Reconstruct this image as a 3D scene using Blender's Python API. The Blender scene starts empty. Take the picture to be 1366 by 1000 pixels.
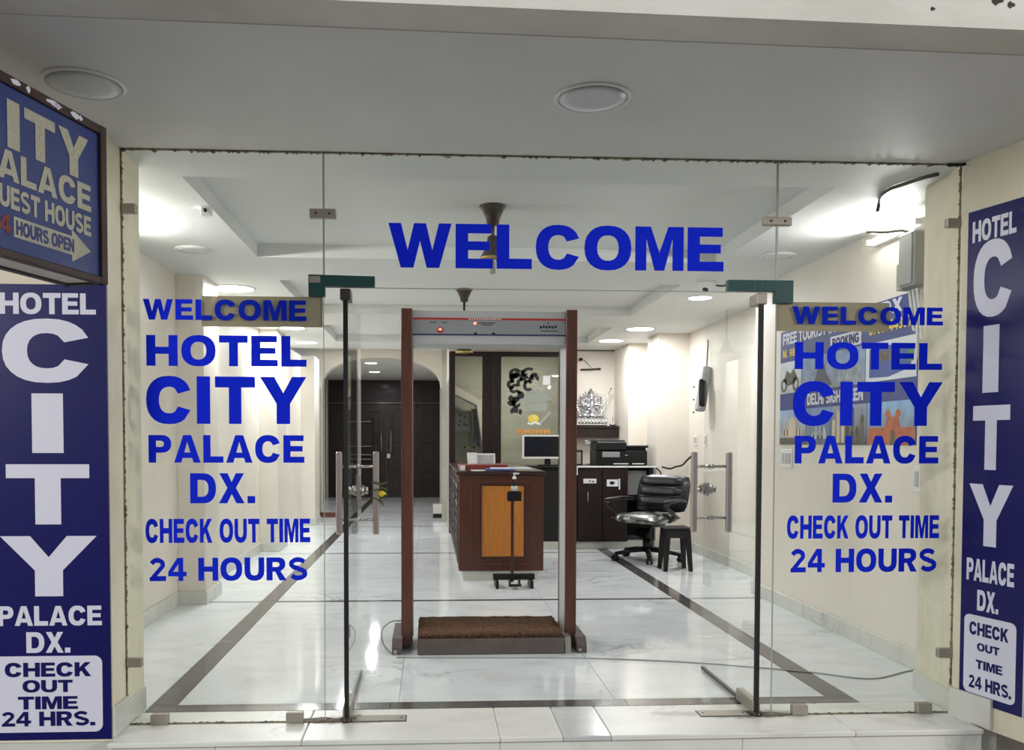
import bpy, math, random
from mathutils import Vector, Matrix
from mathutils.geometry import tessellate_polygon
random.seed(7)
R=math.radians; PI=math.pi
SC=bpy.context.scene; COL=SC.collection

# ------------------------------------------------------------------ camera
YAW,PITCH,ROLL,PPX,PPY,CZ=0.0523,-0.0326,0.0018,634.22,626.85,1.3914
FPX=1150.0; CD=4.28
def cam_axes():
    cy,sy,cp,sp=math.cos(YAW),math.sin(YAW),math.cos(PITCH),math.sin(PITCH)
    f=Vector((sy*cp,cy*cp,sp)); r=Vector((cy,-sy,0)); u=r.cross(f)
    c,s=math.cos(ROLL),math.sin(ROLL)
    return c*r+s*u, -s*r+c*u, f
AR,AU,AF=cam_axes()
cd=bpy.data.cameras.new('camera'); cam=bpy.data.objects.new('camera',cd); COL.objects.link(cam)
cd.sensor_width=36; cd.lens=FPX/1366*36; cd.clip_start=.05; cd.clip_end=200
cd.shift_x=(683-PPX)/1366; cd.shift_y=(PPY-500)/1366
M=Matrix(((AR.x,AU.x,-AF.x,0),(AR.y,AU.y,-AF.y,-CD),(AR.z,AU.z,-AF.z,CZ),(0,0,0,1)))
cam.matrix_world=M; SC.camera=cam

# ------------------------------------------------------------------ world, outside light, exposure
SC.view_settings.view_transform='Standard'; SC.view_settings.look='None'
SC.view_settings.gamma=1; SC.view_settings.use_curve_mapping=False
SC.view_settings.exposure=0.0
SC.cycles.transparent_max_bounces=32; SC.cycles.max_bounces=10; SC.cycles.diffuse_bounces=5; SC.cycles.glossy_bounces=5
wd=bpy.data.worlds.new('world'); SC.world=wd; wd.use_nodes=True
wd.node_tree.nodes['Background'].inputs[0].default_value=(.90,.94,1,1)
wd.node_tree.nodes['Background'].inputs[1].default_value=.42
def area(name,loc,rot,size,power,col=(1,1,1),shape='DISK',sy=None,spread=None):
    l=bpy.data.lights.new(name,'AREA'); l.shape=shape; l.size=size; l.energy=power; l.color=col
    if sy: l.size_y=sy
    if spread: l.spread=spread
    o=bpy.data.objects.new(name,l); COL.objects.link(o); o.location=loc; o.rotation_euler=rot; return o
# added fill lights for the facade, behind and to both sides of the viewer
area('outside_fill',(9.5,-7.0,3.6),(R(76),0,R(50)),2.6,520,(1,.98,.96),'RECTANGLE',1.4)
area('outside_fill',(-8.5,-7.0,3.6),(R(76),0,R(-50)),2.6,520,(1,.98,.96),'RECTANGLE',1.4)

# ------------------------------------------------------------------ materials
def lin(c): c/=255.; return c/12.92 if c<=.04045 else ((c+.055)/1.055)**2.4
def rgb(r,g,b): return (lin(r),lin(g),lin(b),1)
def mat(name,col,rough=.6,metal=0,noise=None,coat=0,emit=None,spec=.5,bump=0,bscale=60,col2=None,nscale=4,ramp=(.4,.7),stretch=None):
    m=bpy.data.materials.new(name); m.use_nodes=True; nt=m.node_tree; b=nt.nodes['Principled BSDF']
    b.inputs['Base Color'].default_value=col; b.inputs['Roughness'].default_value=rough
    b.inputs['Metallic'].default_value=metal; b.inputs['Coat Weight'].default_value=coat; b.inputs['Coat Roughness'].default_value=.1
    b.inputs['Specular IOR Level'].default_value=spec
    if emit: b.inputs['Emission Color'].default_value=col; b.inputs['Emission Strength'].default_value=emit
    if col2 or bump:
        tc=nt.nodes.new('ShaderNodeTexCoord'); mp=nt.nodes.new('ShaderNodeMapping')
        nt.links.new(tc.outputs['Object'],mp.inputs[0])
        if stretch: mp.inputs['Scale'].default_value=stretch
    if col2:
        n=nt.nodes.new('ShaderNodeTexNoise'); n.inputs['Scale'].default_value=nscale; n.inputs['Detail'].default_value=8; n.inputs['Roughness'].default_value=.6
        nt.links.new(mp.outputs[0],n.inputs['Vector'])
        r=nt.nodes.new('ShaderNodeValToRGB'); r.color_ramp.elements[0].position=ramp[0]; r.color_ramp.elements[1].position=ramp[1]
        r.color_ramp.elements[0].color=col; r.color_ramp.elements[1].color=col2
        nt.links.new(n.outputs[0],r.inputs[0]); nt.links.new(r.outputs[0],b.inputs['Base Color'])
    if bump:
        n=nt.nodes.new('ShaderNodeTexNoise'); n.inputs['Scale'].default_value=bscale; n.inputs['Detail'].default_value=5
        nt.links.new(mp.outputs[0],n.inputs['Vector'])
        bp=nt.nodes.new('ShaderNodeBump'); bp.inputs['Strength'].default_value=bump; bp.inputs['Distance'].default_value=.01
        nt.links.new(n.outputs[0],bp.inputs['Height']); nt.links.new(bp.outputs[0],b.inputs['Normal'])
    return m
def marble(name,base,vein,rough=.12,vs=1.1,cloud=None,dirt=0):
    m=bpy.data.materials.new(name); m.use_nodes=True; nt=m.node_tree; b=nt.nodes['Principled BSDF']; N=nt.nodes.new; L=nt.links.new
    g=N('ShaderNodeNewGeometry'); info=N('ShaderNodeObjectInfo')
    ofs=N('ShaderNodeVectorMath'); ofs.operation='MULTIPLY_ADD'; cb=N('ShaderNodeCombineXYZ')
    L(info.outputs['Random'],cb.inputs[0]); L(info.outputs['Random'],cb.inputs[1])
    L(cb.outputs[0],ofs.inputs[0]); ofs.inputs[1].default_value=(23,41,0); L(g.outputs['Position'],ofs.inputs[2])
    mp=N('ShaderNodeMapping'); mp.inputs['Rotation'].default_value=(0,0,.5); mp.inputs['Scale'].default_value=(1,1.9,1); L(ofs.outputs[0],mp.inputs[0])
    n=N('ShaderNodeTexNoise'); n.inputs['Scale'].default_value=vs; n.inputs['Detail'].default_value=9; n.inputs['Roughness'].default_value=.62; n.inputs['Distortion'].default_value=1.1
    L(mp.outputs[0],n.inputs['Vector'])
    s=N('ShaderNodeMath'); s.operation='SUBTRACT'; s.inputs[1].default_value=.5; L(n.outputs[0],s.inputs[0])
    a=N('ShaderNodeMath'); a.operation='ABSOLUTE'; L(s.outputs[0],a.inputs[0])
    r=N('ShaderNodeValToRGB'); e=r.color_ramp.elements; e[0].position=0; e[0].color=(1,1,1,1); e[1].position=.030; e[1].color=(0,0,0,1)
    L(a.outputs[0],r.inputs[0])
    n2=N('ShaderNodeTexNoise'); n2.inputs['Scale'].default_value=.9; n2.inputs['Detail'].default_value=4; L(ofs.outputs[0],n2.inputs['Vector'])
    r2=N('ShaderNodeValToRGB'); r2.color_ramp.elements[0].position=.5; r2.color_ramp.elements[1].position=.72
    L(n2.outputs[0],r2.inputs[0])
    mu=N('ShaderNodeMath'); mu.operation='MULTIPLY'; L(r.outputs[0],mu.inputs[0]); L(r2.outputs[0],mu.inputs[1])
    n3=N('ShaderNodeTexNoise'); n3.inputs['Scale'].default_value=2.6; n3.inputs['Detail'].default_value=7; L(mp.outputs[0],n3.inputs['Vector'])
    mx0=N('ShaderNodeMix'); mx0.data_type='RGBA'; mx0.inputs[6].default_value=base; mx0.inputs[7].default_value=cloud or tuple(c*.86 for c in base[:3])+(1,)
    r3=N('ShaderNodeValToRGB'); r3.color_ramp.elements[0].position=.45; r3.color_ramp.elements[1].position=.75; L(n3.outputs[0],r3.inputs[0]); L(r3.outputs[0],mx0.inputs[0])
    mx=N('ShaderNodeMix'); mx.data_type='RGBA'; L(mu.outputs[0],mx.inputs[0]); L(mx0.outputs[2],mx.inputs[6]); mx.inputs[7].default_value=vein
    L(mx.outputs[2],b.inputs['Base Color']); b.inputs['Roughness'].default_value=rough
    return m
def glass_mat(name,tint,ior=1.55,rough=0):
    m=bpy.data.materials.new(name); m.use_nodes=True; nt=m.node_tree; nt.nodes.clear(); N=nt.nodes.new; L=nt.links.new
    o=N('ShaderNodeOutputMaterial'); t=N('ShaderNodeBsdfTransparent'); t.inputs[0].default_value=tint
    g=N('ShaderNodeBsdfGlossy'); g.inputs['Roughness'].default_value=rough; g.inputs[0].default_value=(.95,.97,.96,1)
    fr=N('ShaderNodeFresnel'); fr.inputs[0].default_value=ior; ge=N('ShaderNodeNewGeometry')
    s=N('ShaderNodeMath'); s.operation='SUBTRACT'; s.inputs[0].default_value=1; L(ge.outputs['Backfacing'],s.inputs[1])
    mu=N('ShaderNodeMath'); mu.operation='MULTIPLY'; L(s.outputs[0],mu.inputs[0]); L(fr.outputs[0],mu.inputs[1])
    mx=N('ShaderNodeMixShader'); L(mu.outputs[0],mx.inputs[0]); L(t.outputs[0],mx.inputs[1]); L(g.outputs[0],mx.inputs[2]); L(mx.outputs[0],o.inputs[0])
    return m
def film_mat(name,col,opacity,transl=0):
    m=bpy.data.materials.new(name); m.use_nodes=True; nt=m.node_tree; nt.nodes.clear(); N=nt.nodes.new; L=nt.links.new
    o=N('ShaderNodeOutputMaterial'); d=N('ShaderNodeBsdfDiffuse'); d.inputs[0].default_value=col
    tl=N('ShaderNodeBsdfTranslucent'); tl.inputs[0].default_value=col; a=N('ShaderNodeMixShader'); a.inputs[0].default_value=transl
    L(d.outputs[0],a.inputs[1]); L(tl.outputs[0],a.inputs[2])
    t=N('ShaderNodeBsdfTransparent'); b=N('ShaderNodeMixShader'); b.inputs[0].default_value=opacity
    L(t.outputs[0],b.inputs[1]); L(a.outputs[0],b.inputs[2]); L(b.outputs[0],o.inputs[0]); return m
MT={}
MT['wall']=mat('cream_wall_paint',rgb(222,215,204),.55,col2=rgb(214,206,193),nscale=1.3,bump=.06,bscale=25)
MT['wallout']=mat('cream_outside_paint',rgb(222,215,193),.6,col2=rgb(206,198,174),nscale=2.2,bump=.1,bscale=30)
MT['ceil']=mat('white_ceiling_paint',rgb(212,214,211),.6,bump=.03,bscale=14)
MT['soffit']=mat('porch_ceiling_paint',rgb(222,222,218),.6,col2=rgb(212,212,207),nscale=1.1,bump=.05,bscale=12)
MT['fascia']=mat('fascia_paint',rgb(226,224,214),.6,col2=rgb(205,202,190),nscale=1.6,bump=.12,bscale=14,stretch=(1,1,3))
MT['marble']=marble('white_marble',rgb(226,231,233),rgb(168,172,173),.06)
MT['marble_step']=marble('cream_marble',rgb(228,227,221),rgb(180,176,166),.33)
nt=MT['marble_step'].node_tree; b=nt.nodes['Principled BSDF']; src=b.inputs['Base Color'].links[0].from_socket
ge=nt.nodes.new('ShaderNodeNewGeometry'); nz=nt.nodes.new('ShaderNodeTexNoise'); nz.inputs['Scale'].default_value=14; nz.inputs['Detail'].default_value=6; nt.links.new(ge.outputs['Position'],nz.inputs['Vector'])
prev=None
for px,py in((-.44,-.0),(1.70,-.0),(1.25,.03)):
    mp=nt.nodes.new('ShaderNodeMapping'); mp.vector_type='POINT'; mp.inputs['Location'].default_value=(-px*.8,-(py+.015)*3,0); mp.inputs['Scale'].default_value=(.8,3,0)
    nt.links.new(ge.outputs['Position'],mp.inputs[0]); ln=nt.nodes.new('ShaderNodeVectorMath'); ln.operation='LENGTH'; nt.links.new(mp.outputs[0],ln.inputs[0])
    ml=nt.nodes.new('ShaderNodeMath'); ml.operation='MULTIPLY_ADD'; nt.links.new(nz.outputs[0],ml.inputs[0]); ml.inputs[1].default_value=-.35; nt.links.new(ln.outputs[1],ml.inputs[2])
    mr=nt.nodes.new('ShaderNodeMapRange'); mr.inputs['From Min'].default_value=-.11; mr.inputs['From Max'].default_value=.05 if px!=1.25 else -.04; mr.inputs['To Min'].default_value=.9 if px!=1.25 else .35; mr.inputs['To Max'].default_value=0; nt.links.new(ml.outputs[0],mr.inputs[0])
    mx=nt.nodes.new('ShaderNodeMix'); mx.data_type='RGBA'; nt.links.new(mr.outputs[0],mx.inputs[0]); nt.links.new(src,mx.inputs[6]); mx.inputs[7].default_value=rgb(58,48,40); src=mx.outputs[2]
nt.links.new(src,b.inputs['Base Color'])
MT['marble_grey']=marble('grey_marble',rgb(205,207,206),rgb(150,152,154),.2,vs=2)
MT['skirt']=marble('skirting_marble',rgb(206,206,198),rgb(160,160,155),.25,vs=2)
MT['band']=mat('dark_granite',rgb(96,94,92),.12,col2=rgb(78,76,74),nscale=160,ramp=(.4,.6))
MT['granite']=mat('grey_granite_cladding',rgb(172,168,162),.3,col2=rgb(150,146,140),nscale=120,ramp=(.4,.6))
MT['glass']=glass_mat('clear_glass',(.972,.985,.976,1))
MT['glass2']=glass_mat('partition_glass',(.90,.92,.88,1))
MT['vinyl']=film_mat('blue_vinyl',rgb(40,66,226),1,.58)
MT['strip']=film_mat('beige_film',rgb(176,164,136),.93,.25)
MT['navy']=mat('navy_vinyl_board',rgb(13,12,84),.3,col2=rgb(16,15,92),nscale=3,spec=.35)
MT['signwhite']=mat('white_sign_letter',rgb(214,214,228),.45)
MT['dusty']=mat('dusty_blue_face',rgb(34,50,112),.45,col2=rgb(50,64,112),nscale=3.5)
MT['dustyletter']=mat('dusty_cream_letter',rgb(176,172,150),.5,col2=rgb(150,148,134),nscale=9)
MT['redprint']=mat('faded_red_print',rgb(120,58,52),.6)
MT['rust']=mat('brown_painted_steel',rgb(48,30,26),.5,col2=rgb(66,44,36),nscale=9,bump=.2,bscale=40)
MT['steel']=mat('brushed_steel',rgb(178,174,168),.32,metal=1)
MT['steelwarm']=mat('satin_steel_tube',rgb(196,184,176),.3,metal=.9)
MT['clip']=mat('worn_clip_metal',rgb(160,154,142),.45,metal=.6)
MT['black']=mat('black_plastic',rgb(13,13,15),.4,spec=.35)
MT['blackm']=mat('black_rubber',rgb(10,10,11),.6)
MT['green']=mat('dark_green_tape',rgb(10,66,62),.42,bump=.15,bscale=50)
MT['wood']=mat('dark_stained_wood',rgb(58,30,22),.3,col2=rgb(40,20,15),nscale=3,stretch=(14,14,1),coat=.2)
MT['woodred']=mat('red_brown_wood',rgb(98,56,40),.4,col2=rgb(72,40,28),nscale=3,stretch=(12,12,1))
MT['wooddk']=mat('near_black_wood',rgb(34,19,17),.35,col2=rgb(24,13,12),nscale=3,stretch=(10,10,1),coat=.05,spec=.35)
MT['woodor']=mat('orange_veneer',rgb(190,122,48),.35,col2=rgb(168,102,38),nscale=3,stretch=(16,16,1.5),ramp=(.35,.75))
MT['counterwood']=mat('counter_mahogany',rgb(82,44,28),.33,col2=rgb(62,32,19),nscale=3,stretch=(10,10,1.2))
MT['grey']=mat('grey_laminate',rgb(176,178,178),.4)
MT['greydk']=mat('mid_grey_panel',rgb(140,142,144),.4)
MT['red']=mat('red_stripe',rgb(170,44,36),.45)
MT['darkblue']=mat('dark_blue_stripe',rgb(26,28,92),.45)
MT['led']=mat('red_led',(1,.12,.06,1),.4,emit=6)
MT['bronze']=mat('dark_bronze',rgb(74,66,60),.35,metal=.7)
MT['brass']=mat('brass_ring',rgb(196,166,96),.3,metal=.9)
MT['coir']=mat('brown_coir',rgb(112,82,58),.95,col2=rgb(78,54,38),nscale=45,bump=1,bscale=160)
MT['rubbergrey']=mat('grey_brown_rubber',rgb(92,82,78),.7,col2=rgb(80,70,66),nscale=8)
MT['leather']=mat('black_leather',rgb(16,18,22),.34,bump=.25,bscale=45)
MT['seatworn']=mat('worn_black_leather',rgb(26,28,30),.3,col2=rgb(170,168,160),nscale=9,ramp=(.52,.58),bump=.2,bscale=30)
MT['white']=mat('white_plastic',rgb(226,226,222),.4)
MT['paper']=mat('white_paper',rgb(226,228,232),.6)
MT['bluepaper']=mat('blue_paper',rgb(60,96,170),.6)
MT['screen']=mat('dark_screen',rgb(16,17,20),.12)
MT['maroon']=mat('red_brown_board',rgb(120,46,36),.5)
MT['silver']=mat('polished_silver',rgb(214,216,220),.16,metal=1)
MT['boxgrey']=mat('grey_metal_box',rgb(150,152,146),.5)
MT['lampring']=mat('lamp_trim_white',rgb(222,222,218),.4)
MT['lampoff']=mat('frosted_lamp_cover',rgb(206,208,208),.5)
MT['lampon']=mat('lit_lamp_cover',(1,.985,.95,1),.4,emit=9)
MT['tube']=mat('lit_tube',(1,.99,.97,1),.4,emit=22)
MT['street']=mat('street_asphalt',rgb(124,120,114),.85,col2=rgb(100,96,92),nscale=5,bump=.4,bscale=50)
MT['sealant']=mat('grimy_sealant',rgb(120,112,88),.8,col2=rgb(70,62,46),nscale=14,ramp=(.4,.65))
MT['clear']=glass_mat('clear_plastic',(.9,.92,.93,1),1.3)
MT['lemon']=mat('lemon_skin',rgb(214,178,40),.45)
MT['chilli']=mat('green_chilli_skin',rgb(62,82,36),.4)
MT['yellow']=mat('yellow_print',rgb(224,196,70),.5)
MT['orange']=mat('orange_print',rgb(214,140,40),.5)
MT['etch']=mat('frosted_etching',rgb(150,156,148),.7)
MT['etchdk']=mat('black_etching',rgb(30,32,30),.5)
MT['behind']=mat('olive_grey_plaster',rgb(176,174,162),.7,col2=rgb(156,154,142),nscale=2)

# ------------------------------------------------------------------ geometry helpers
class G:
    def __init__(s): s.v=[]; s.f=[]; s.sm=[]
    def add(s,vs,fs,smooth=False,M=None):
        o=len(s.v); s.v+=[tuple(M@Vector(p)) if M else tuple(p) for p in vs]
        s.f+=[[i+o for i in f] for f in fs]; s.sm+=[smooth]*len(fs); return s
    def box(s,x0,x1,y0,y1,z0,z1,M=None):
        vs=[(x,y,z) for x in(x0,x1) for y in(y0,y1) for z in(z0,z1)]
        return s.add(vs,[(0,1,3,2),(4,6,7,5),(0,4,5,1),(2,3,7,6),(0,2,6,4),(1,5,7,3)],False,M)
    def rbox(s,x0,x1,y0,y1,z0,z1,c=.005,M=None):      # box with chamfered edges
        xs=(x0,x1);ys=(y0,y1);zs=(z0,z1);vs=[];idx={}
        for i in(0,1):
            for j in(0,1):
                for k in(0,1):
                    X=xs[i];Y=ys[j];Z=zs[k];sx=1-2*i;sy=1-2*j;sz=1-2*k
                    idx[i,j,k,0]=len(vs);vs.append((X,Y+sy*c,Z+sz*c))
                    idx[i,j,k,1]=len(vs);vs.append((X+sx*c,Y,Z+sz*c))
                    idx[i,j,k,2]=len(vs);vs.append((X+sx*c,Y+sy*c,Z))
        F=[]
        I=idx
        F.append([I[0,0,0,0],I[0,0,1,0],I[0,1,1,0],I[0,1,0,0]]);F.append([I[1,0,0,0],I[1,1,0,0],I[1,1,1,0],I[1,0,1,0]])
        F.append([I[0,0,0,1],I[1,0,0,1],I[1,0,1,1],I[0,0,1,1]]);F.append([I[0,1,0,1],I[0,1,1,1],I[1,1,1,1],I[1,1,0,1]])
        F.append([I[0,0,0,2],I[0,1,0,2],I[1,1,0,2],I[1,0,0,2]]);F.append([I[0,0,1,2],I[1,0,1,2],I[1,1,1,2],I[0,1,1,2]])
        for i in(0,1):
            for j in(0,1):F.append([I[i,j,0,0],I[i,j,1,0],I[i,j,1,1],I[i,j,0,1]])
            for k in(0,1):F.append([I[i,0,k,0],I[i,0,k,2],I[i,1,k,2],I[i,1,k,0]])
        for j in(0,1):
            for k in(0,1):F.append([I[0,j,k,1],I[1,j,k,1],I[1,j,k,2],I[0,j,k,2]])
        for i in(0,1):
            for j in(0,1):
                for k in(0,1):F.append([I[i,j,k,0],I[i,j,k,1],I[i,j,k,2]])
        return s.add(vs,F,False,M)
    def prism(s,poly,d0,d1,plane='xz',M=None,holes=()):
        cs=[list(poly)]+[list(h) for h in holes]; flat=[p for c in cs for p in c]; n=len(flat)
        tri=tessellate_polygon([[Vector((a,b,0)) for a,b in c] for c in cs])
        def P(a,b,d): return {'xz':(a,d,b),'xy':(a,b,d),'yz':(d,a,b)}[plane]
        vs=[P(a,b,d0) for a,b in flat]+[P(a,b,d1) for a,b in flat]; fs=[]
        for t in tri: fs.append(tuple(t)); fs.append(tuple(i+n for i in reversed(t)))
        o=0
        for c in cs:
            m=len(c)
            for i in range(m): j=(i+1)%m; fs.append((o+i,o+j,o+j+n,o+i+n))
            o+=m
        return s.add(vs,fs,False,M)
    def lathe(s,prof,n=24,M=None,smooth=True):
        vs=[];fs=[];m=len(prof)
        for i in range(n):
            a=2*PI*i/n
            for r,z in prof: vs.append((r*math.cos(a),r*math.sin(a),z))
        for i in range(n):
            j=(i+1)%n
            for k in range(m-1): fs.append((i*m+k,j*m+k,j*m+k+1,i*m+k+1))
        if prof[0][0]>1e-6: fs.append([i*m for i in range(n)][::-1])
        if prof[-1][0]>1e-6: fs.append([i*m+m-1 for i in range(n)])
        return s.add(vs,fs,smooth,M)
    def cyl(s,p,q,r,n=14,r2=None):
        p=Vector(p);q=Vector(q);d=q-p;L=d.length
        return s.lathe([(r,0),(r2 if r2 is not None else r,L)],n,Matrix.Translation(p)@d.to_track_quat('Z','Y').to_matrix().to_4x4(),n>8)
    def ell(s,c,r,n=14,M=None):
        k=n//2; prof=[(math.sin(PI*i/k),-math.cos(PI*i/k)) for i in range(k+1)]; prof[0]=(0,-1);prof[-1]=(0,1)
        T=Matrix.Translation(c)@(M or Matrix.Identity(4))@Matrix.Diagonal((r[0],r[1],r[2],1))
        return s.lathe(prof,n,T)
    def tube(s,pts,r,n=8,smooth=True,sub=0):
        P=[Vector(p) for p in pts]
        if sub:
            Q=[]
            for i in range(len(P)-1):
                a=P[max(i-1,0)];b=P[i];c=P[i+1];d=P[min(i+2,len(P)-1)]
                for k in range(sub):
                    t=k/sub; Q.append(.5*((2*b)+(c-a)*t+(2*a-5*b+4*c-d)*t*t+(3*b-a-3*c+d)*t**3))
            Q.append(P[-1]); P=Q
        vs=[];fs=[];prev=None;N=len(P)
        for i,p in enumerate(P):
            t=(P[min(i+1,N-1)]-P[max(i-1,0)]).normalized()
            if prev is None: x=t.orthogonal().normalized()
            else:
                x=(prev-t*prev.dot(t)).normalized()
            prev=x;y=t.cross(x); rr=r[i*len(r)//N] if isinstance(r,(list,tuple)) else r
            for k in range(n):
                a=2*PI*k/n; vs.append(p+x*rr*math.cos(a)+y*rr*math.sin(a))
        for i in range(N-1):
            for k in range(n): j=(k+1)%n; fs.append((i*n+k,i*n+j,(i+1)*n+j,(i+1)*n+k))
        fs.append(list(range(n))[::-1]); fs.append([(N-1)*n+k for k in range(n)])
        return s.add(vs,fs,smooth)
    def mesh(s,name,m):
        me=bpy.data.meshes.new(name); me.from_pydata(s.v,[],s.f); me.polygons.foreach_set('use_smooth',s.sm)
        import bmesh
        bm=bmesh.new(); bm.from_mesh(me); bmesh.ops.recalc_face_normals(bm,faces=bm.faces); bm.to_mesh(me); bm.free()
        me.materials.append(MT[m] if isinstance(m,str) else m); me.update(); return me
def tag(o,label=None,cat=None,group=None,kind=None):
    if label:o['label']=label
    if cat:o['category']=cat
    if group:o['group']=group
    if kind:o['kind']=kind
    return o
def root(name,loc,label,cat,group=None,kind=None,rz=0):
    o=bpy.data.objects.new(name,None); COL.objects.link(o); o.location=loc; o.rotation_euler=(0,0,rz); o.empty_display_size=.1
    return tag(o,label,cat,group,kind)
def abs_loc(p):
    v=Vector((0,0,0))
    while p: v+=p.location; p=p.parent
    return v
def part(name,g,m,parent=None,world=False,label=None,loc=None):
    me=g if isinstance(g,bpy.types.Mesh) else g.mesh(name,m)
    o=bpy.data.objects.new(name,me); COL.objects.link(o)
    if parent: o.parent=parent
    if world and parent: o.location=-abs_loc(parent)
    if loc is not None: o.location=loc
    if label:o['label']=label
    return o
def copy_tree(o,parent=None):
    c=o.copy(); COL.objects.link(c); c.parent=parent
    for ch in list(o.children): copy_tree(ch,c)
    return c
# place a point seen at a photograph pixel on a real plane of the building
def ray(px,py): return AR*((px-PPX)/FPX)-AU*((py-PPY)/FPX)+AF
def on(px,py,x0,y0,ang=0):
    d=ray(px,py); u=Vector((math.cos(ang),math.sin(ang))); n=Vector((-u.y,u.x)); w=Vector((x0,y0+CD))
    t=w.dot(n)/(d.x*n.x+d.y*n.y); q=Vector((d.x*t,d.y*t-CD))-Vector((x0,y0)); return q.dot(u),CZ+d.z*t
def onY(px,py,Y): s,z=on(px,py,0,Y); return s,z
def onX(px,py,X): d=ray(px,py); t=X/d.x; return -CD+d.y*t,CZ+d.z*t
def onZ(px,py,Z=0.): d=ray(px,py); t=(Z-CZ)/d.z; return Vector((d.x*t,-CD+d.y*t,Z))

# ------------------------------------------------------------------ letter shapes
def se(cx,cy,rx,ry,a0,a1,n=14,p=2.3):
    o=[]
    for i in range(n+1):
        a=R(a0+(a1-a0)*i/n); c,s=math.cos(a),math.sin(a)
        o.append((cx+rx*math.copysign(abs(c)**(2/p),c),cy+ry*math.copysign(abs(s)**(2/p),s)))
    return o
def stroke(pts,h):
    L=[];Rr=[]
    for i,p in enumerate(pts):
        a=pts[max(i-1,0)];b=pts[min(i+1,len(pts)-1)];dx,dy=b[0]-a[0],b[1]-a[1];l=math.hypot(dx,dy) or 1
        nx,ny=-dy/l,dx/l; hh=h*(1.25 if abs(nx)>abs(ny) else 1)
        L.append((p[0]+nx*hh,p[1]+ny*hh));Rr.append((p[0]-nx*hh,p[1]-ny*hh))
    return L+Rr[::-1]
def glyphs():
    g={}
    g['W']=(1.42,[([(0,1),(.2,1),(.305,.40),(.405,1),(.595,1),(.695,.40),(.80,1),(1,1),(.805,0),(.605,0),(.5,.60),(.395,0),(.195,0)],[])])
    g['M']=(1.12,[([(0,0),(0,1),(.32,1),(.5,.40),(.68,1),(1,1),(1,0),(.77,0),(.77,.72),(.6,0),(.4,0),(.23,.72),(.23,0)],[])])
    g['A']=(1.05,[([(0,0),(.35,1),(.65,1),(1,0),(.73,0),(.68,.17),(.32,.17),(.27,0)],[[(.385,.37),(.5,.76),(.615,.37)]])])
    g['V']=(1.0,[([(0,1),(.3,1),(.5,.36),(.7,1),(1,1),(.66,0),(.34,0)],[])])
    g['Y']=(1.05,[([(0,1),(.31,1),(.5,.65),(.69,1),(1,1),(.645,.43),(.645,0),(.355,0),(.355,.43)],[])])
    g['X']=(1.0,[([(0,0),(.335,.51),(.02,1),(.34,1),(.5,.71),(.66,1),(.98,1),(.665,.51),(1,0),(.68,0),(.5,.31),(.32,0)],[])])
    g['K']=(.98,[([(0,0),(0,1),(.29,1),(.29,.62),(.62,1),(.98,1),(.60,.61),(1,0),(.66,0),(.41,.42),(.29,.28),(.29,0)],[])])
    g['T']=(.9,[([(0,1),(1,1),(1,.77),(.655,.77),(.655,0),(.345,0),(.345,.77),(0,.77)],[])])
    g['E']=(.84,[([(0,0),(0,1),(.97,1),(.97,.79),(.34,.79),(.34,.61),(.92,.61),(.92,.41),(.34,.41),(.34,.22),(1,.22),(1,0)],[])])
    g['F']=(.78,[([(0,0),(0,1),(1,1),(1,.78),(.36,.78),(.36,.6),(.9,.6),(.9,.4),(.36,.4),(.36,0)],[])])
    g['L']=(.8,[([(0,0),(0,1),(.36,1),(.36,.23),(1,.23),(1,0)],[])])
    g['H']=(.98,[([(0,0),(0,1),(.29,1),(.29,.62),(.71,.62),(.71,1),(1,1),(1,0),(.71,0),(.71,.39),(.29,.39),(.29,0)],[])])
    g['I']=(.3,[([(0,0),(0,1),(1,1),(1,0)],[])])
    g['N']=(.98,[([(0,0),(0,1),(.28,1),(.72,.42),(.72,1),(1,1),(1,0),(.73,0),(.28,.58),(.28,0)],[])])
    g['O']=(1.08,[(se(.5,.5,.5,.51,0,345,23),[se(.5,.5,.23,.29,0,340,17)])])
    g['0']=(.78,[(se(.5,.5,.5,.51,0,345,23),[se(.5,.5,.19,.31,0,340,17)])])
    o=se(.5,.5,.5,.51,38,322,22); i=se(.5,.5,.22,.28,318,42,18)
    g['C']=(1.02,[(o[:-1]+[(.97,.29),(.70,.365)]+i[1:-1]+[(.70,.635),(.97,.71)],[])])
    g['G']=(1.05,[(se(.5,.5,.5,.51,40,300,20)[:-1]+[(1,.14),(1,.54),(.52,.54),(.52,.35),(.72,.35),(.72,.26)]+se(.5,.5,.22,.28,300,45,16)+[(.96,.72)],[])])
    g['D']=(1.0,[([(0,0),(0,1),(.45,1)]+se(.5,.5,.5,.5,80,-80,14)+[(.45,0)],[[(.29,.22)]+[(.44,.22)]+se(.46,.5,.25,.28,-80,80,10)+[(.44,.78),(.29,.78)]])])
    g['P']=(.9,[([(0,0),(0,1),(.55,1)]+se(.58,.68,.42,.32,80,-80,10)+[(.55,.36),(.33,.36),(.33,0)],[[(.33,.57),(.52,.57)]+se(.52,.68,.16,.115,-80,80,6)+[(.52,.795),(.33,.795)]])])
    g['R']=(1.0,[([(0,0),(0,1),(.55,1)]+se(.56,.71,.38,.29,80,-55,9)+[(.70,.40),(1,0),(.65,0),(.44,.38),(.30,.38),(.30,0)],[[(.30,.58),(.5,.58)]+se(.5,.69,.15,.105,-80,80,6)+[(.5,.795),(.30,.795)]])])
    g['B']=(.98,[([(0,0),(0,1),(.55,1)]+se(.55,.75,.38,.25,80,-60,8)+se(.57,.28,.43,.28,60,-80,8)+[(.5,0)],[[(.3,.6),(.5,.6),(.6,.7),(.5,.79),(.3,.79)],[(.3,.21),(.52,.21),(.66,.31),(.52,.41),(.3,.41)]])])
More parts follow.
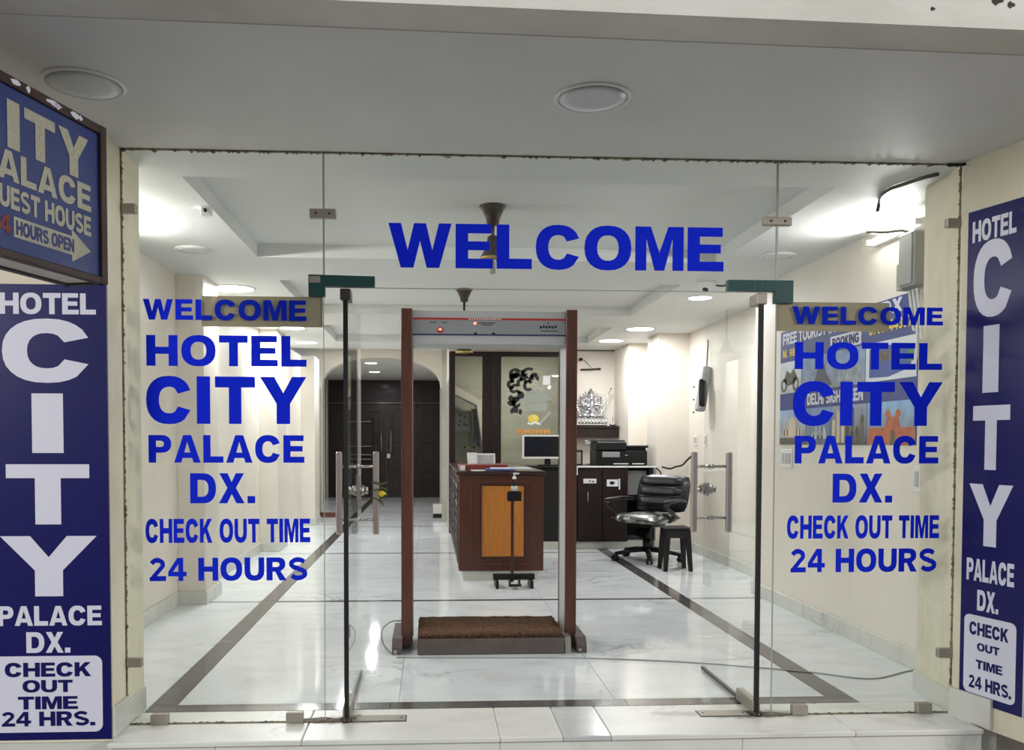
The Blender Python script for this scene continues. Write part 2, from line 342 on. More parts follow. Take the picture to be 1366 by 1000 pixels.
    g['U']=(.98,[([(0,1),(.29,1)]+[(.29,.42)]+se(.5,.42,.21,.2,185,355,10)+[(.71,.42),(.71,1),(1,1)]+[(1,.42)]+se(.5,.42,.5,.43,-5,-175,16)+[(0,.42)],[])])
    g['J']=(.7,[([(.6,1),(1,1),(1,.35)]+se(.5,.35,.5,.36,0,-180,12)+[(.38,.4)]+se(.5,.35,.12,.14,180,350,6)+[(.6,.35)],[])])
    sp=se(.5,.715,.36,.185,25,270,16,2)+se(.5,.29,.37,.19,85,-155,16,2)
    g['S']=(.92,[(stroke(sp,.105),[])])
    g['2']=(.82,[(stroke(se(.48,.70,.33,.20,168,-25,14,2)+[(.55,.43),(.2,.14)],.105),[]),([(.02,0),(.02,.16),(.16,.215),(1,.215),(1,0)],[])])
    g['3']=(.8,[(stroke(se(.48,.72,.3,.17,160,-90,12,2),.1),[]),(stroke(se(.48,.29,.33,.19,90,-160,12,2),.1),[])])
    g['4']=(.9,[([(.56,0),(.56,.2),(0,.2),(0,.4),(.5,1),(.82,1),(.82,.4),(1,.4),(1,.2),(.82,.2),(.82,0)],[[(.26,.4),(.56,.74),(.56,.4)]])])
    g['7']=(.8,[([(0,1),(1,1),(1,.82),(.55,0),(.2,0),(.65,.78),(0,.78)],[])])
    g['8']=(.82,[(se(.5,.74,.43,.27,0,345,20),[se(.5,.74,.16,.11,0,330,11)]),(se(.5,.29,.48,.29,0,345,20),[se(.5,.29,.19,.12,0,330,11)])])
    g['9']=(.82,[(se(.5,.67,.47,.33,0,345,20),[se(.5,.67,.18,.15,0,330,11)]),(stroke(se(.5,.5,.36,.4,20,-150,12,2),.1),[])])
    g['.']=(.3,[([(0,0),(0,.24),(1,.24),(1,0)],[])])
    return g
GL=glyphs(); GM={}
def glyph_mesh(ch,m):
    k=(ch,m)
    if k not in GM:
        w,pcs=GL[ch]; g=G()
        for i,(out,hol) in enumerate(pcs): g.prism(out,-1-.02*i,0,'xz',holes=hol)
        GM[k]=g.mesh('letter',m)
    return GM[k]
def text(parent,s,x0,y0,ang,s0,s1,zb,zt,m,th=.0012,sp=.075,space=.36,name='letter'):
    """letters on the plane through (x0,y0) with direction ang, spanning s0..s1 and zb..zt"""
    tot=sum((GL[c][0] if c!=' ' else space) for c in s)+sp*(len(s)-1); k=(s1-s0)/tot; x=s0; pl=abs_loc(parent)
    for c in s:
        w=GL[c][0] if c!=' ' else space
        if c!=' ':
            o=bpy.data.objects.new(name,glyph_mesh(c,m)); COL.objects.link(o); o.parent=parent
            o.location=Vector((x0+math.cos(ang)*x,y0+math.sin(ang)*x,zb))-pl; o.rotation_euler=(0,0,ang); o.scale=(w*k,th,zt-zb)
        x+=(w+sp)*k
def ptext(parent,s,plane,pl,pr,pt,pb,m,**kw):
    """same, between the photograph's pixel edges pl..pr, top pt at the left and bottom pb at the right"""
    x0,y0,ang=plane; s0,zt=on(pl,pt,*plane); s1,zb=on(pr,pb,*plane); text(parent,s,x0,y0,ang,s0,s1,zb,zt,m,**kw)

# ================================================================== STRUCTURE
H=2.80                      # false ceiling height
XL,XR=-2.15,2.98            # side walls
TX0,TX1=-1.32,2.24
TR=[(.43,2.44),(3.37,5.31),(6.27,7.95)]
YB=8.87; YA=11.76; YD=17.46
# street and ground
g=G(); g.box(-30,30,-30,-.26,-.5,-.36); tag(part('ground',g,'street'),'dark street ground in front of the marble step','ground',kind='structure')
# floor
fl=root('floor',(0,0,0),'white marble slab floor with dark granite border bands','floor',kind='structure')
g=G(); g.box(-3.2,4.2,-.2,18,-.36,-.018); part('floor_bed',g,'skirt',fl)
def slab(x0,x1,y0,y1,m='marble',z=0,parent=fl,name='slab'):
    q=G(); q.rbox(x0+.0012,x1-.0012,y0+.0012,y1-.0012,-.018,z,.0012); return part(name,q,m,parent)
BX0,BX1,BX2,BX3=-1.47,-1.335,2.165,2.305
rows=[.31,3.30,6.54,9.94,12.88,15.9,18]
for r in range(6):
    y0=rows[r]; y1=rows[r+1]-(.07 if r<5 else 0); ym=(y0+y1)/2
    for a,b in((y0,ym),(ym,y1)):
        for k in range(3):
            xa=BX1+(BX2-BX1)/3*k; slab(xa,xa+(BX2-BX1)/3,a,b)
        slab(-3.0,BX0,a,b); slab(BX3,3.6,a,b)
    if r<5:
        q=slab(BX1,BX2,y1,rows[r+1],'band',name='border_band')
    for a,b in((y0,ym),(ym,rows[min(r+1,6)])):
        slab(BX0,BX1,a,b,'band',name='border_band'); slab(BX2,BX3,a,b,'band',name='border_band')
for k in range(3):
    xa=BX0+(BX3-BX0)/3*k; slab(xa,xa+(BX3-BX0)/3,.19,.31,'band',name='border_band')
slab(-3.0,BX0,.19,.31); slab(BX3,3.6,.19,.31)
# threshold and step
st=root('entrance_step',(0,-.27,0),'long cream marble step and threshold under the glass front','step',kind='structure')
xs=[-1.49,-.60,.33,.63,.86,2.05,2.69]
for i in range(6):
    q=G(); q.rbox(xs[i]+.001,xs[i+1]-.001,-.27,.189,-.026,0,.005)
    part('slab',q,'marble_grey' if i==3 else 'marble_step',st,True)
xs=[-1.49,-1.0,.33,1.5,2.69]
for i in range(4):
    q=G(); q.rbox(xs[i]+.001,xs[i+1]-.001,-.25,-.225,-.36,-.027,.002); part('riser_slab',q,'marble_step',st,True)

# dark grime caked around the two door pivots
MT['grime']=mat('caked_grime',rgb(70,58,48),.85,col2=rgb(150,140,126),nscale=26,ramp=(.35,.75))
for (gx,gy,a,b,sd) in((-.52,.02,.17,.045,1),(-.36,.04,.10,.05,2),(1.70,.01,.13,.045,3),(1.60,.05,.06,.03,4)):
    random.seed(sd); q=G(); q.prism([(gx+a*(.7+.5*random.random())*math.cos(t*PI/14),gy+b*(.7+.5*random.random())*math.sin(t*PI/14)) for t in range(28)],.0002,.0009+.0001*sd,'xy'); part('grime_patch',q,'grime',st,True)

# side pillars of the entrance
wl=root('wall_left',(XL,0,0),'cream left wall with projecting pillars along the hall','wall',kind='structure')
g=G(); g.box(-3.2,-1.49,-.18,.26,-.36,H+.4); part('entrance_pillar',g,'wallout',wl,True)
g=G(); g.box(-2.4,XL,.26,YA,0,H+.02); part('wall_panel',g,'wall',wl,True)
for y0,y1 in((3.17,3.67),(6.70,7.30),(10.2,10.8)):
    g=G(); g.rbox(XL,-1.92,y0,y1,0,H+.01,.003); part('pillar',g,'wall',wl,True)
wr=root('wall_right',(XR,0,0),'cream right wall with a recess and white pillars','wall',kind='structure')
g=G(); g.prism([(2.735,.40),(2.688,0),(2.672,-.04),(2.80,-.52),(4.1,-.52),(4.1,.40)],-.012,H+.4,'xy'); gg=G(); gg.prism([(2.735,.38),(2.72,0),(2.86,-.36),(4.1,-.36),(4.1,.38)],-.36,-.013,'xy'); part('pillar_base',gg,'street',wr,True); part('entrance_pillar',g,'wallout',wr,True)
g=G(); g.box(XR,4.0,.40,3.52,0,H+.02); part('wall_panel',g,'wall',wr,True)
g=G(); g.box(3.35,4.0,3.52,6.76,0,H+.02); part('wall_panel',g,'wall',wr,True)
g=G(); g.rbox(2.93,4.0,6.76,7.26,0,H+.02,.003); part('pillar',g,'wall',wr,True)
g=G(); g.box(3.15,4.0,7.26,7.9,0,H+.02); part('wall_panel',g,'wall',wr,True)
g=G(); g.box(2.82,4.0,7.9,YB+.2,0,H+.02); part('wall_panel',g,'wall',wr,True)
# skirtings
bl=root('baseboard_left',(XL,0,0),'grey marble skirting along the left wall','baseboard',kind='structure')
BH=.115
def sk(par,x0,x1,y0,y1,z0=0): g=G(); g.rbox(x0,x1,y0,y1,z0,z0+BH,.003); part('skirting_slab',g,'skirt',par,True)
sk(bl,-1.495,-1.478,.002,.26); sk(bl,XL,XL+.018,.27,1.7); sk(bl,XL,XL+.018,1.702,3.15)
for y0,y1 in((3.17,3.67),(6.70,7.30),(10.2,10.8)):
    sk(bl,XL,-1.902,y0-.018,y0-.001); sk(bl,-1.92,-1.902,y0,y1)
sk(bl,XL,XL+.018,3.69,6.68); sk(bl,XL,XL+.018,7.32,10.18); sk(bl,XL,XL+.018,10.82,YA)
g=G(); g.rbox(-1.492,-1.475,-.185,-.002,0,BH+.03,.003); part('skirting_slab',g,'skirt',bl,True)
br=root('baseboard_right',(XR,0,0),'grey marble skirting along the right wall','baseboard',kind='structure')
g=G(); g.prism([(2.735,.4),(2.69,.0),(2.672,.0),(2.715,.4)],0,BH,'xy'); part('skirting_slab',g,'skirt',br,True)
g=G(); g.prism([(2.688,0),(2.672,-.04),(2.73,-.27),(2.712,-.275),(2.652,-.04),(2.67,0)],0,BH+.03,'xy'); part('skirting_slab',g,'skirt',br,True)
for y0,y1 in((.402,1.35),(1.352,2.4),(2.402,3.52)): sk(br,XR-.018,XR,y0,y1)
sk(br,3.33,3.35,3.53,5.2); sk(br,3.33,3.35,5.202,6.74); sk(br,2.912,3.35,6.742,6.758); sk(br,2.912,2.93,6.76,7.26)
# back wall with niche, arch wall, rear lobby
wb=root('wall_back',(0,YB,0),'cream back wall with the niche and tall archway','wall',kind='structure')
g=G(); g.box(2.05,2.82,YB,YB+.15,0,H); part('niche_wall',g,'wall',wb,True)
g=G(); g.box(.27,3.0,YB,YB+.15,2.785,3.2); part('lintel',g,'wall',wb,True)
arch=[(-2.3,0),(-2.3,3.3),(.6,3.3),(.6,0),(.19,0),(.19,2.39)]
cx,ar=-.91,1.10
pts=[]
for i in range(0,17):
    a=PI*i/16; pts.append((cx+ar*math.cos(a),2.39+.56*math.sin(a)**.85 if 0<i<16 else 2.39))
arch+=pts[1:]+[(-2.01,0)]
g=G(); g.prism(arch,YA,YA+.25,'xz'); part('arch_wall',g,'wall',wb,True)
g=G(); g.box(.19,.28,YA-.012,YA-.001,0,2.38); g.box(.178,.19,YA-.012,YA+.24,0,2.38); part('cladding',g,'granite',wb,True)
g=G(); g.box(-2.15,-2.01,YA-.012,YA-.001,.1,2.38); part('cladding',g,'granite',wb,True)
g=G(); g.box(-2.15,-1.75,YA-.05,YA-.014,0,.09); part('skirting_slab',g,'woodred',wb,True)
g=G(); g.rbox(.05,.30,YA-.30,YA-.014,.08,.25,.004); part('plinth_block',g,'skirt',wb,True)
g=G(); g.box(.05,.28,YA-.28,YA-.014,0,.08); part('plinth_vent',g,'blackm',wb,True)
g=G(); g.box(.283,.30,YB+.16,YA,0,2.38); part('cladding',g,'granite',wb,True); g=G(); g.box(.283,.30,YB+.16,YA,2.38,3.2); part('side_wall',g,'wall',wb,True)
g=G(); g.box(-2.75,-2.6,YA+.25,YD,0,3.2); part('side_wall',g,'wall',wb,True)
g=G(); g.box(.26,.42,YA+.25,YD,0,3.2); part('side_wall',g,'wall',wb,True)
g=G(); g.box(-2.75,.42,YD+.06,YD+.2,0,3.2); part('end_wall',g,'wall',wb,True)
g=G(); g.box(.2,3.2,10.7,10.8,0,3.2); g.box(3.0,3.1,YB+.16,10.7,0,3.2); part('inner_wall',g,'behind',wb,True)
# ceiling
ce=root('ceiling',(0,0,H),'white hall ceiling with three recessed rectangular trays','ceiling',kind='structure')
def cbox(x0,x1,y0,y1,z0=H,z1=H+.25,name='border_panel'):
    g=G(); g.box(x0,x1,y0,y1,z0,z1); part(name,g,'ceil',ce,True)
cbox(-2.6,TX0,.0,YB); cbox(TX1,4.0,.0,YB)
ys=[0.0]+[v for t in TR for v in t]+[YB]
for i in range(0,len(ys),2): cbox(TX0,TX1,ys[i],ys[i+1],name='cross_beam')
for a,b in TR: cbox(TX0-.01,TX1+.01,a-.01,b+.01,H+.10,H+.24,'tray_panel')
cbox(-2.6,.4,YB,YA,3.08,3.3,'raised_panel'); cbox(.25,3.2,YB,10.8,3.0,3.3,'raised_panel')
cbox(-2.75,.42,YA+.252,YD+.2,2.96,3.3,'raised_panel')
# porch soffit and fascia
pc=root('ceiling_porch',(0,-.6,H),'grey porch ceiling slab in front of the glass','ceiling',kind='structure')
g=G(); g.prism([(-3.6,0),(4.6,0),(4.6,-1.13),(-3.6,-1.37)],H,H+.2,'xy'); part('soffit_slab',g,'soffit',pc,True)
tr=root('trim_1',(0,-1.3,H),'pale painted beam along the front edge of the porch ceiling','beam',kind='structure')
g=G(); g.prism([(-3.6,-1.37),(4.6,-1.13),(4.6,-1.31),(-3.6,-1.55)],H+.003,H+.8,'xy'); part('beam_face',g,'fascia',tr,True)
# chipped spots on the beam
for x,z,s in((1.93,2.90,.016),(1.98,2.885,.01),(2.05,2.93,.007),(1.62,2.95,.006),(1.7,2.86,.006),(-1.15,2.86,.006),(1.35,2.9,.005),(2.2,2.9,.01),(2.27,2.94,.008)):
    y=-1.55+(x+3.6)/8.2*.24; q=G(); q.prism([(x+s*(1+.5*math.sin(5*a))*math.cos(a)*1.4,z+s*math.sin(a)*(1+.4*math.cos(3*a))) for a in [k*.63 for k in range(10)]],y-.0015,y+.004); part('chipped_patch',q,'rust',tr,True)
# grimy joint where the glass meets ceiling and pillars
t2=root('trim_2',(0,0,0),'grimy sealant line around the edge of the glass front','trim',kind='structure')
def grime(x0,z0,x1,z1,w,n=60,seed=1):
    random.seed(seed); a=[];b=[];dx,dz=x1-x0,z1-z0;l=math.hypot(dx,dz);nx,nz=-dz/l,dx/l
    for i in range(n+1):
        t=i/n; k=w*(.35+random.random()**4*1.9); a.append((x0+dx*t+nx*k,z0+dz*t+nz*k)); b.append((x0+dx*t,z0+dz*t))
    g=G(); g.prism(a+b[::-1],-.009,.012,'xz'); part('sealant',g,'sealant',t2)
grime(-1.484,2.799,2.69,2.799,-.006,420,2); grime(-1.489,2.8,-1.489,0,.0045,300,3); grime(2.688,0,2.688,2.8,.0045,300,4)
grime(-1.48,.001,-.45,.001,.003,90,5); grime(1.70,.001,2.68,.001,.003,90,6)

# ================================================================== GLASS FRONT
FP=(0,-.0062,0.)                 # plane of the vinyl letters
DT=2.147                         # underside of the transom
def pane(name,x0,x1,z0,z1,label):
    w=root(name,((x0+x1)/2,0,z0),label,'window',kind='structure')
    g=G(); g.box(x0,x1,-.005,.005,z0,z1); part('glass',g,'glass',w,True); return w
def clip(w,x0,x1,z0,z1,d=.016,scr=True):
    g=G(); g.rbox(x0,x1,-d,d,z0,z1,.003); c=part('clip',g,'clip',w,True)
    if scr:
        for x in((x0+(x1-x0)*.25,x0+(x1-x0)*.75)):
            q=G(); q.cyl((x,-d-.002,(z0+z1)/2),(x,-d+.001,(z0+z1)/2),.006,10); part('screw',q,'bronze',c,True)
    return c
w1=pane('window_1',-1.484,-.522,.008,2.795,'left fixed glass panel with blue hotel lettering')
w2=pane('window_2',1.739,2.684,.008,2.795,'right fixed glass panel with blue hotel lettering')
w3=pane('window_3',-.518,1.735,DT,2.795,'glass transom above the doors reading WELCOME in blue')
for w,xx,z0 in((w1,-.520,DT),(w2,1.737,DT)):
    g=G(); g.box(xx-.004,xx+.004,-.0065,.0065,z0,2.795); part('joint_seal',g,'steel',w,True)
for w,xx in((w1,-.522),(w2,1.739)):
    g=G(); g.box(xx-.0015,xx+.0015,-.0055,.0055,.008,DT); part('glass_edge',g,'etch',w,True)
g=G(); g.box(-.518,1.735,-.0055,.0055,DT-.0025,DT); part('glass_edge',g,'etch',w3,True)
clip(w1,-.588,-.458,2.479,2.524); clip(w2,1.666,1.809,2.478,2.519)
clip(w1,-1.484,-1.417,2.49,2.535,scr=False); clip(w1,-1.484,-1.412,.286,.331,scr=False)
clip(w2,2.611,2.687,2.482,2.527,scr=False); clip(w2,2.608,2.684,.287,.335,scr=False)
for a,b in((-1.371,-1.288),(-.713,-.629)): clip(w1,a,b,.0,.052,.02,False)
for a,b in((1.846,1.926),(2.502,2.578)): clip(w2,a,b,.0,.052,.02,False)
# green-taped patch fittings
g=G(); g.prism([(-.593,2.205),(-.272,2.199),(-.272,2.148),(-.514,2.150),(-.514,2.10),(-.593,2.10)],-.02,.02); c=part('patch_fitting',g,'green',w1,True,'patch fitting wrapped in dark green tape')
q=G(); q.rbox(-.588,-.536,-.023,-.019,2.165,2.197,.001); part('bare_patch',q,'clip',c,True)
g=G(); g.prism([(1.486,2.203),(1.818,2.203),(1.818,2.09),(1.727,2.09),(1.727,2.150),(1.486,2.150)],-.02,.02); part('patch_fitting',g,'green',w2,True,'patch fitting wrapped in dark green tape')
# beige film strips behind WELCOME
g=G(); g.box(-1.112,-.528,.0055,.0075,1.952,2.10); part('film_strip',g,'strip',w1,True,'beige translucent film strip')
g=G(); g.box(1.745,2.328,.0055,.0075,1.954,2.10); part('film_strip',g,'strip',w2,True,'beige translucent film strip')
ptext(w3,'WELCOME',FP,518,965,297,362,'vinyl',sp=.09)
for s,a,b,c,d in(('WELCOME',190.5,409,398.5,428),('HOTEL',195,409,446.5,489),('CITY',194.6,409,501.5,565.5),('PALACE',198,406,580,617),('DX.',253.5,340.5,631,671),('CHECK OUT TIME',194,414,692,723),('24 HOURS',199,410,744,773.5)):
    ptext(w1,s,FP,a,b,c,d,'vinyl',sp=.11)
for s,a,b,c,d in(('WELCOME',1057,1257.6,408.3,434),('HOTEL',1060.4,1256.5,456,493.3),('CITY',1058,1256.5,508.5,568),('PALACE',1060.4,1251.4,581,618),('DX.',1111,1190,631.5,670),('CHECK OUT TIME',1050,1252.4,687.5,717.5),('24 HOURS',1054.5,1248.7,732,762)):
    ptext(w2,s,FP,a,b,c,d,'vinyl',sp=.11)

# open glass doors, swung inwards
def glass_door(name,X,label,ys,knob):
    d=root(name,(X,0,0),label,'door',kind='structure')
    g=G(); g.box(-.005,.005,.012,.872,.014,2.135); part('glass',g,'glass',d)
    g=G(); g.box(-.011,.011,-.006,.013,.02,2.135); part('edge_seal',g,'blackm',d)
    g=G(); g.rbox(-.026,.026,-.012,.10,2.085,2.140,.004); part('top_patch',g,'bronze' if X<0 else 'clip',d)
    g=G(); g.rbox(-.02,.02,.0,.24,.008,.075,.004); part('bottom_patch',g,'clip',d)
    g=G(); g.box(-.009,.009,.24,.872,.008,.026); part('bottom_rail',g,'bronze',d)
    g=G(); g.cyl((0,.0,-.004),(0,0,.02),.028,16); part('pivot',g,'bronze',d)
    for s in(-1,1):
        q=G(); x=.105*s; q.rbox(x-.017,x+.017,ys-.017,ys+.017,.86,1.335,.006); h=part('pull_handle',q,'steelwarm',d)
        for z in(.945,1.25):
            q=G(); q.cyl((s*.005,ys,z),(s*.09,ys,z),.008,12); q.cyl((s*.005,ys,z),(s*.014,ys,z),.014,12); part('spacer',q,'steel',h)
    q=G(); q.rbox(-.010,.010,knob-.03,knob+.028,1.07,1.15,.003) if X>0 else q.rbox(-.012,.012,knob-.045,knob+.045,1.00,1.20,.003); lk=part('lock_plate',q,'steel',d)
    q=G()
    for s in(-1,1): q.cyl((s*.012,knob,1.11),(s*.032,knob,1.11),.03,20); q.cyl((s*.03,knob,1.11),(s*.055,knob,1.11),.021,18)
    part('lock_knob',q,'steel',lk)
    return d
glass_door('door_1',-.416,'left glass door standing open inwards with steel pull handles',.68,.735)
glass_door('door_2',1.663,'right glass door standing open inwards with steel pull handles',.74,.84)
# floor spring cover plates
for x0,x1,lab,m in((-.40,-.125,'steel floor spring plate beside the left door pivot','steel'),(1.375,1.625,'steel floor spring plate beside the right door pivot','steel')):
    r=root('floor_spring_plate',((x0+x1)/2,.03,0),lab,'plate','floor spring cover plates')
    g=G(); g.rbox(x0,x1,-.012,.078,0,.005,.002); p=part('cover',g,'clip',r,True); q=G(); q.rbox(x0-.006,x1+.006,-.018,.084,0,.0015,.0004); part('grout_rim',q,'bronze',r,True)
    for x in(x0+.02,x1-.02):
        q=G(); q.cyl((x,.033,.004),(x,.033,.0065),.006,10); part('screw',q,'bronze',r,True)

# ================================================================== SIGNS
def rrect(x0,x1,z0,z1,r,n=5):
    o=[]
    for cx,cz,a in((x1-r,z1-r,0),(x0+r,z1-r,90),(x0+r,z0+r,180),(x1-r,z0+r,270)):
        for i in range(n+1): t=R(a+90*i/n); o.append((cx+r*math.cos(t),cz+r*math.sin(t)))
    return o
# left vertical board on the pillar front
SL=(0,-.186,0.)
sg=root('sign_board',(-1.78,-.18,0),'tall navy hotel sign board on the left pillar','sign')
s0,zt=on(-22,378,*SL); s1,zb=on(149,985.5,*SL)
g=G(); g.rbox(s0,s1,-.186,-.1805,zb,zt,.002); part('panel',g,'navy',sg,True)
LS=(0,-.1865,0.)
for s,a,b,c,d in(('HOTEL',-1,128,390,419.5),('C',2,122,425,510),('I',42,85,524.5,604),('T',7.7,120,619,699),('Y',0,130,715,794.5),('PALACE',-3,136,808.5,833.5),('DX.',35,94,843,870)):
    ptext(sg,s,LS,a,b,c,d,'signwhite')
a0,zt=on(-12,875.5,*LS); a1,zb=on(137.5,975,*LS)
g=G(); g.prism(rrect(a0,a1,zb,zt,.035),-.1885,-.1862); part('white_box',g,'signwhite',sg,True)
LS2=(0,-.1887,0.)
for s,a,b,c,d in(('CHECK',6.4,121.6,884,901.5),('OUT',30,97,907,922.5),('TIME',24,104,929,945),('24 HRS.',2,127,949.5,967)): ptext(sg,s,LS2,a,b,c,d,'navy')
# right vertical board on the splayed pillar
A=(2.672,-.04);B=(2.80,-.52); ang=math.atan2(B[1]-A[1],B[0]-A[0]); nv=Vector((math.sin(ang),-math.cos(ang)))
def pl(d): return (A[0]+nv.x*d,A[1]+nv.y*d,ang)
sg=root('sign_board',(2.72,-.2,0),'tall navy hotel sign board on the right pillar','sign')
def angbox(d0,d1,poly,m,name,par):
    q=G(); q.prism(poly,-d1,-d0,'xz',M=Matrix.Translation((A[0],A[1],0))@Matrix.Rotation(ang,4,'Z')); return part(name,q,m,par,True)
RS=pl(.0065); s0,zt=on(1292,284,*RS); s1,zb=on(1363.5,957,*RS)
angbox(.0008,.006,[(s0,zb),(s1,zb),(s1,zt),(s0,zt)],'navy','panel',sg)
angbox(.006,.0068,[(s1+.0,zb),(s1+.006,zb),(s1+.006,zt),(s1,zt)],'signwhite','border',sg)
for s,a,b,c,d in(('HOTEL',1298,1356,296.5,309.6),('C',1300,1350.5,326,417),('I',1312.5,1331.6,435,522.6),('T',1298.5,1346,541.5,627.5),('Y',1293.5,1350,644.5,733),('PALACE',1290,1352.7,743,783.5),('DX.',1304,1331.6,786,819.5)):
    ptext(sg,s,RS,a,b,c,d,'signwhite')
s0,zt=on(1287,817,*RS); s1,zb=on(1353.8,942,*RS)
angbox(.0066,.008,rrect(s0,s1,zb,zt,.03),'signwhite','white_box',sg)
RS2=pl(.0083)
for s,a,b,c,d in(('CHECK',1293.5,1345,827.5,857.5),('OUT',1303.6,1333,856.5,875),('TIME',1302,1337,879,901),('24 HRS.',1292.6,1348.6,898.5,933)): ptext(sg,s,RS2,a,b,c,d,'navy')
# projecting light box sign
lb=root('projecting_sign',(-1.40,-1.0,2.0),'dusty blue guest house box sign hanging from the porch ceiling','sign')
PA=Vector((-1.334,-.70)); PB=Vector((-1.475,-1.2)); la=math.atan2(PA.y-PB.y,PA.x-PB.x); LP=(PA.x,PA.y,la)
Ml=Matrix.Translation((PA.x,PA.y,0))@Matrix.Rotation(la,4,'Z')
def lbox(name,m,*b,**k):
    g=G(); g.rbox(*b,.003,M=Ml); return part(name,g,m,lb,True)
z0,z1=2.055,2.625; L0=-.95
lbox('face_panel','dusty',L0,0,.0,.15,z0,z1)
lbox('frame_rail','rust',L0-.03,.028,-.012,.17,z1,z1+.035); lbox('frame_rail','rust',L0-.03,.028,-.012,.02,z0-.028,z0); lbox('frame_rail','rust',.0,.034,-.016,.18,z0-.028,z1+.034)
lbox('frame_rail','rust',L0-.03,.028,.15,.18,z0-.028,z0)
lbox('frame_rail','rust',L0-.03,L0,-.012,.17,z0-.028,z1)
lbox('bottom_cover','fascia',L0,.0,.02,.15,z0-.02,z0-.002)
random.seed(9)
for k,(a,w_) in enumerate(((-.46,.03),(-.40,.012),(-.27,.045),(-.25,.02),(-.15,.03),(-.12,.012))):
    g=G(); g.prism([(a+w_*(.6+.5*random.random())*math.cos(t*.7),z1+.018+.014*(.5+.6*random.random())*math.sin(t*.7)) for t in range(9)],-.0135,-.0115,'xz',M=Ml); part('peeled_patch',g,'signwhite',lb,True)
for s in(-.75,-.62): 
    g=G(); g.rbox(s-.015,s+.015,.06,.09,z1+.03,H,.002,M=Ml); part('hanger',g,'rust',lb,True)
def lt(s,a,b,c,d,m='dustyletter',**k): ptext(lb,s,(PA.x+math.sin(la)*.001,PA.y-math.cos(la)*.001,la),a,b,c,d,m,**k)
_zt=on(117,187,*LP)[1]; _zb=on(100,236,*LP)[1]
for ch,pa,pb_ in(('I',9,26),('T',32,73),('Y',77,117)):
    text(lb,ch,PA.x+math.sin(la)*.001,PA.y-math.cos(la)*.001,la,on(pa,170,*LP)[0],on(pb_,200,*LP)[0],_zb,_zt,'dustyletter')
sI,zT=on(9,138,*LP); sI2,_=on(-1,138,*LP); _,zB=on(117,236,*LP)
text(lb,'C',PA.x+math.sin(la)*.001,PA.y-math.cos(la)*.001,la,sI-.19,sI-.03,_zb,_zt,'dustyletter')
s1,zB=on(121,283.5,*LP); _,zT=on(121,249,*LP); sA,_=on(-4,204,*LP); k=(s1-sA)/(sum(GL[c][0] for c in 'ALACE')+.3)
text(lb,'PALACE',LP[0]+math.sin(la)*.001,LP[1]-math.cos(la)*.001,la,sA-k*.98,s1,zB,zT,'dustyletter')
s1,zB=on(121,316,*LP); _,zT=on(121,290.5,*LP); sA,_=on(-2,241,*LP); k=(s1-sA)/(sum(GL[c][0] for c in 'UESTHOUSE')+.36+.6)
text(lb,'GUEST HOUSE',LP[0]+math.sin(la)*.001,LP[1]-math.cos(la)*.001,la,sA-k*1.12,s1,zB,zT,'dustyletter')
a0,zt=on(18,282,*LP); a0b,zb=on(18,307,*LP); a1,_=on(96,330,*LP); a2,zc=on(121,337,*LP)
zt2=on(96,315,*LP)[1]; zb2=on(96,340,*LP)[1]; zm=(zt2+zb2)/2; hh=(zt2-zb2)/2
g=G(); g.prism([(a0,zm-hh),(a1,zm-hh),(a1,zm-hh*1.7),(a2,zm),(a1,zm+hh*1.7),(a1,zm+hh),(a0,zm+hh)],-.0012,.0,'xz',M=Ml); part('arrow',g,'dustyletter',lb,True)
text(lb,'HOURS OPEN',LP[0]+math.sin(la)*.0014,LP[1]-math.cos(la)*.0014,la,a0+.01,a1+.01,zm-hh*.7,zm+hh*.7,'dusty')
text(lb,'24',LP[0]+math.sin(la)*.001,LP[1]-math.cos(la)*.001,la,a0-.13,a0-.012,zm-hh*.9,zm+hh*.9,'redprint')

# ================================================================== LIGHTS IN THE CEILING
def downlight(x,y,z,r,label,lit,power=0,group='round ceiling lights'):
    o=root('ceiling_light',(x,y,z),label,'ceiling light',group)
    g=G(); g.lathe([(r*.90,-.001),(r*.92,-.008),(r,-.006),(r*1.02,-.0005)],40); part('trim_ring',g,'lampring',o)
    g=G(); g.lathe([(0,-.0085),(r*.6,-.0085),(r*.915,-.0075)],36); part('diffuser',g,'lampon' if lit else 'lampoff',o)
    if power:
        a=area('lamp_and_fill_light',(x,y,z-.03),(0,0,0),r*1.4,power,(.97,.985,1))
        a.parent=o; a.location=(0,0,-.03)
    return o
downlight(.663,-.735,H,.155,'round switched-off ceiling light in the middle of the porch',False)
downlight(-1.365,-.755,H,.155,'round switched-off ceiling light beside the hanging box sign',False)
downlight(2.62,2.15,H,.13,'switched-off round light near the front right of hall ceiling',False)
downlight(-1.74,2.2,H,.13,'switched-off round light near the front left of hall ceiling',False)
PW=38
downlight(2.62,4.03,H,.12,'lit round ceiling light nearest on the right border',True,PW*.7)
downlight(-1.80,3.80,H,.19,'lit round ceiling light nearest on the left border',True,PW)
downlight(2.60,6.35,H,.18,'lit round ceiling light above the office chair and desk',True,PW*.75)
downlight(-1.70,6.52,H,.16,'lit round ceiling light second along the left border',True,PW)
downlight(2.50,7.60,H,.18,'lit round ceiling light in front of the bright niche corner',True,PW*.8)
downlight(-1.75,8.1,H,.16,'lit round ceiling light farthest along the left border',True,PW)
downlight(-1.18,13.0,2.96,.13,'lit round light just inside the archway ceiling',True,16)
downlight(-1.25,15.2,2.96,.13,'lit round light near the dark double doors',True,12)
area('lamp_and_fill_light',(1.6,9.6,2.95),(0,0,0),.3,30,(1,.97,.92))  # added fill for the room behind the partition, has no fitting
downlight(-1.4,10.2,3.08,.13,'added round fill light hidden on the raised ceiling before the archway',True,42)  # added out of view to brighten the arch wall
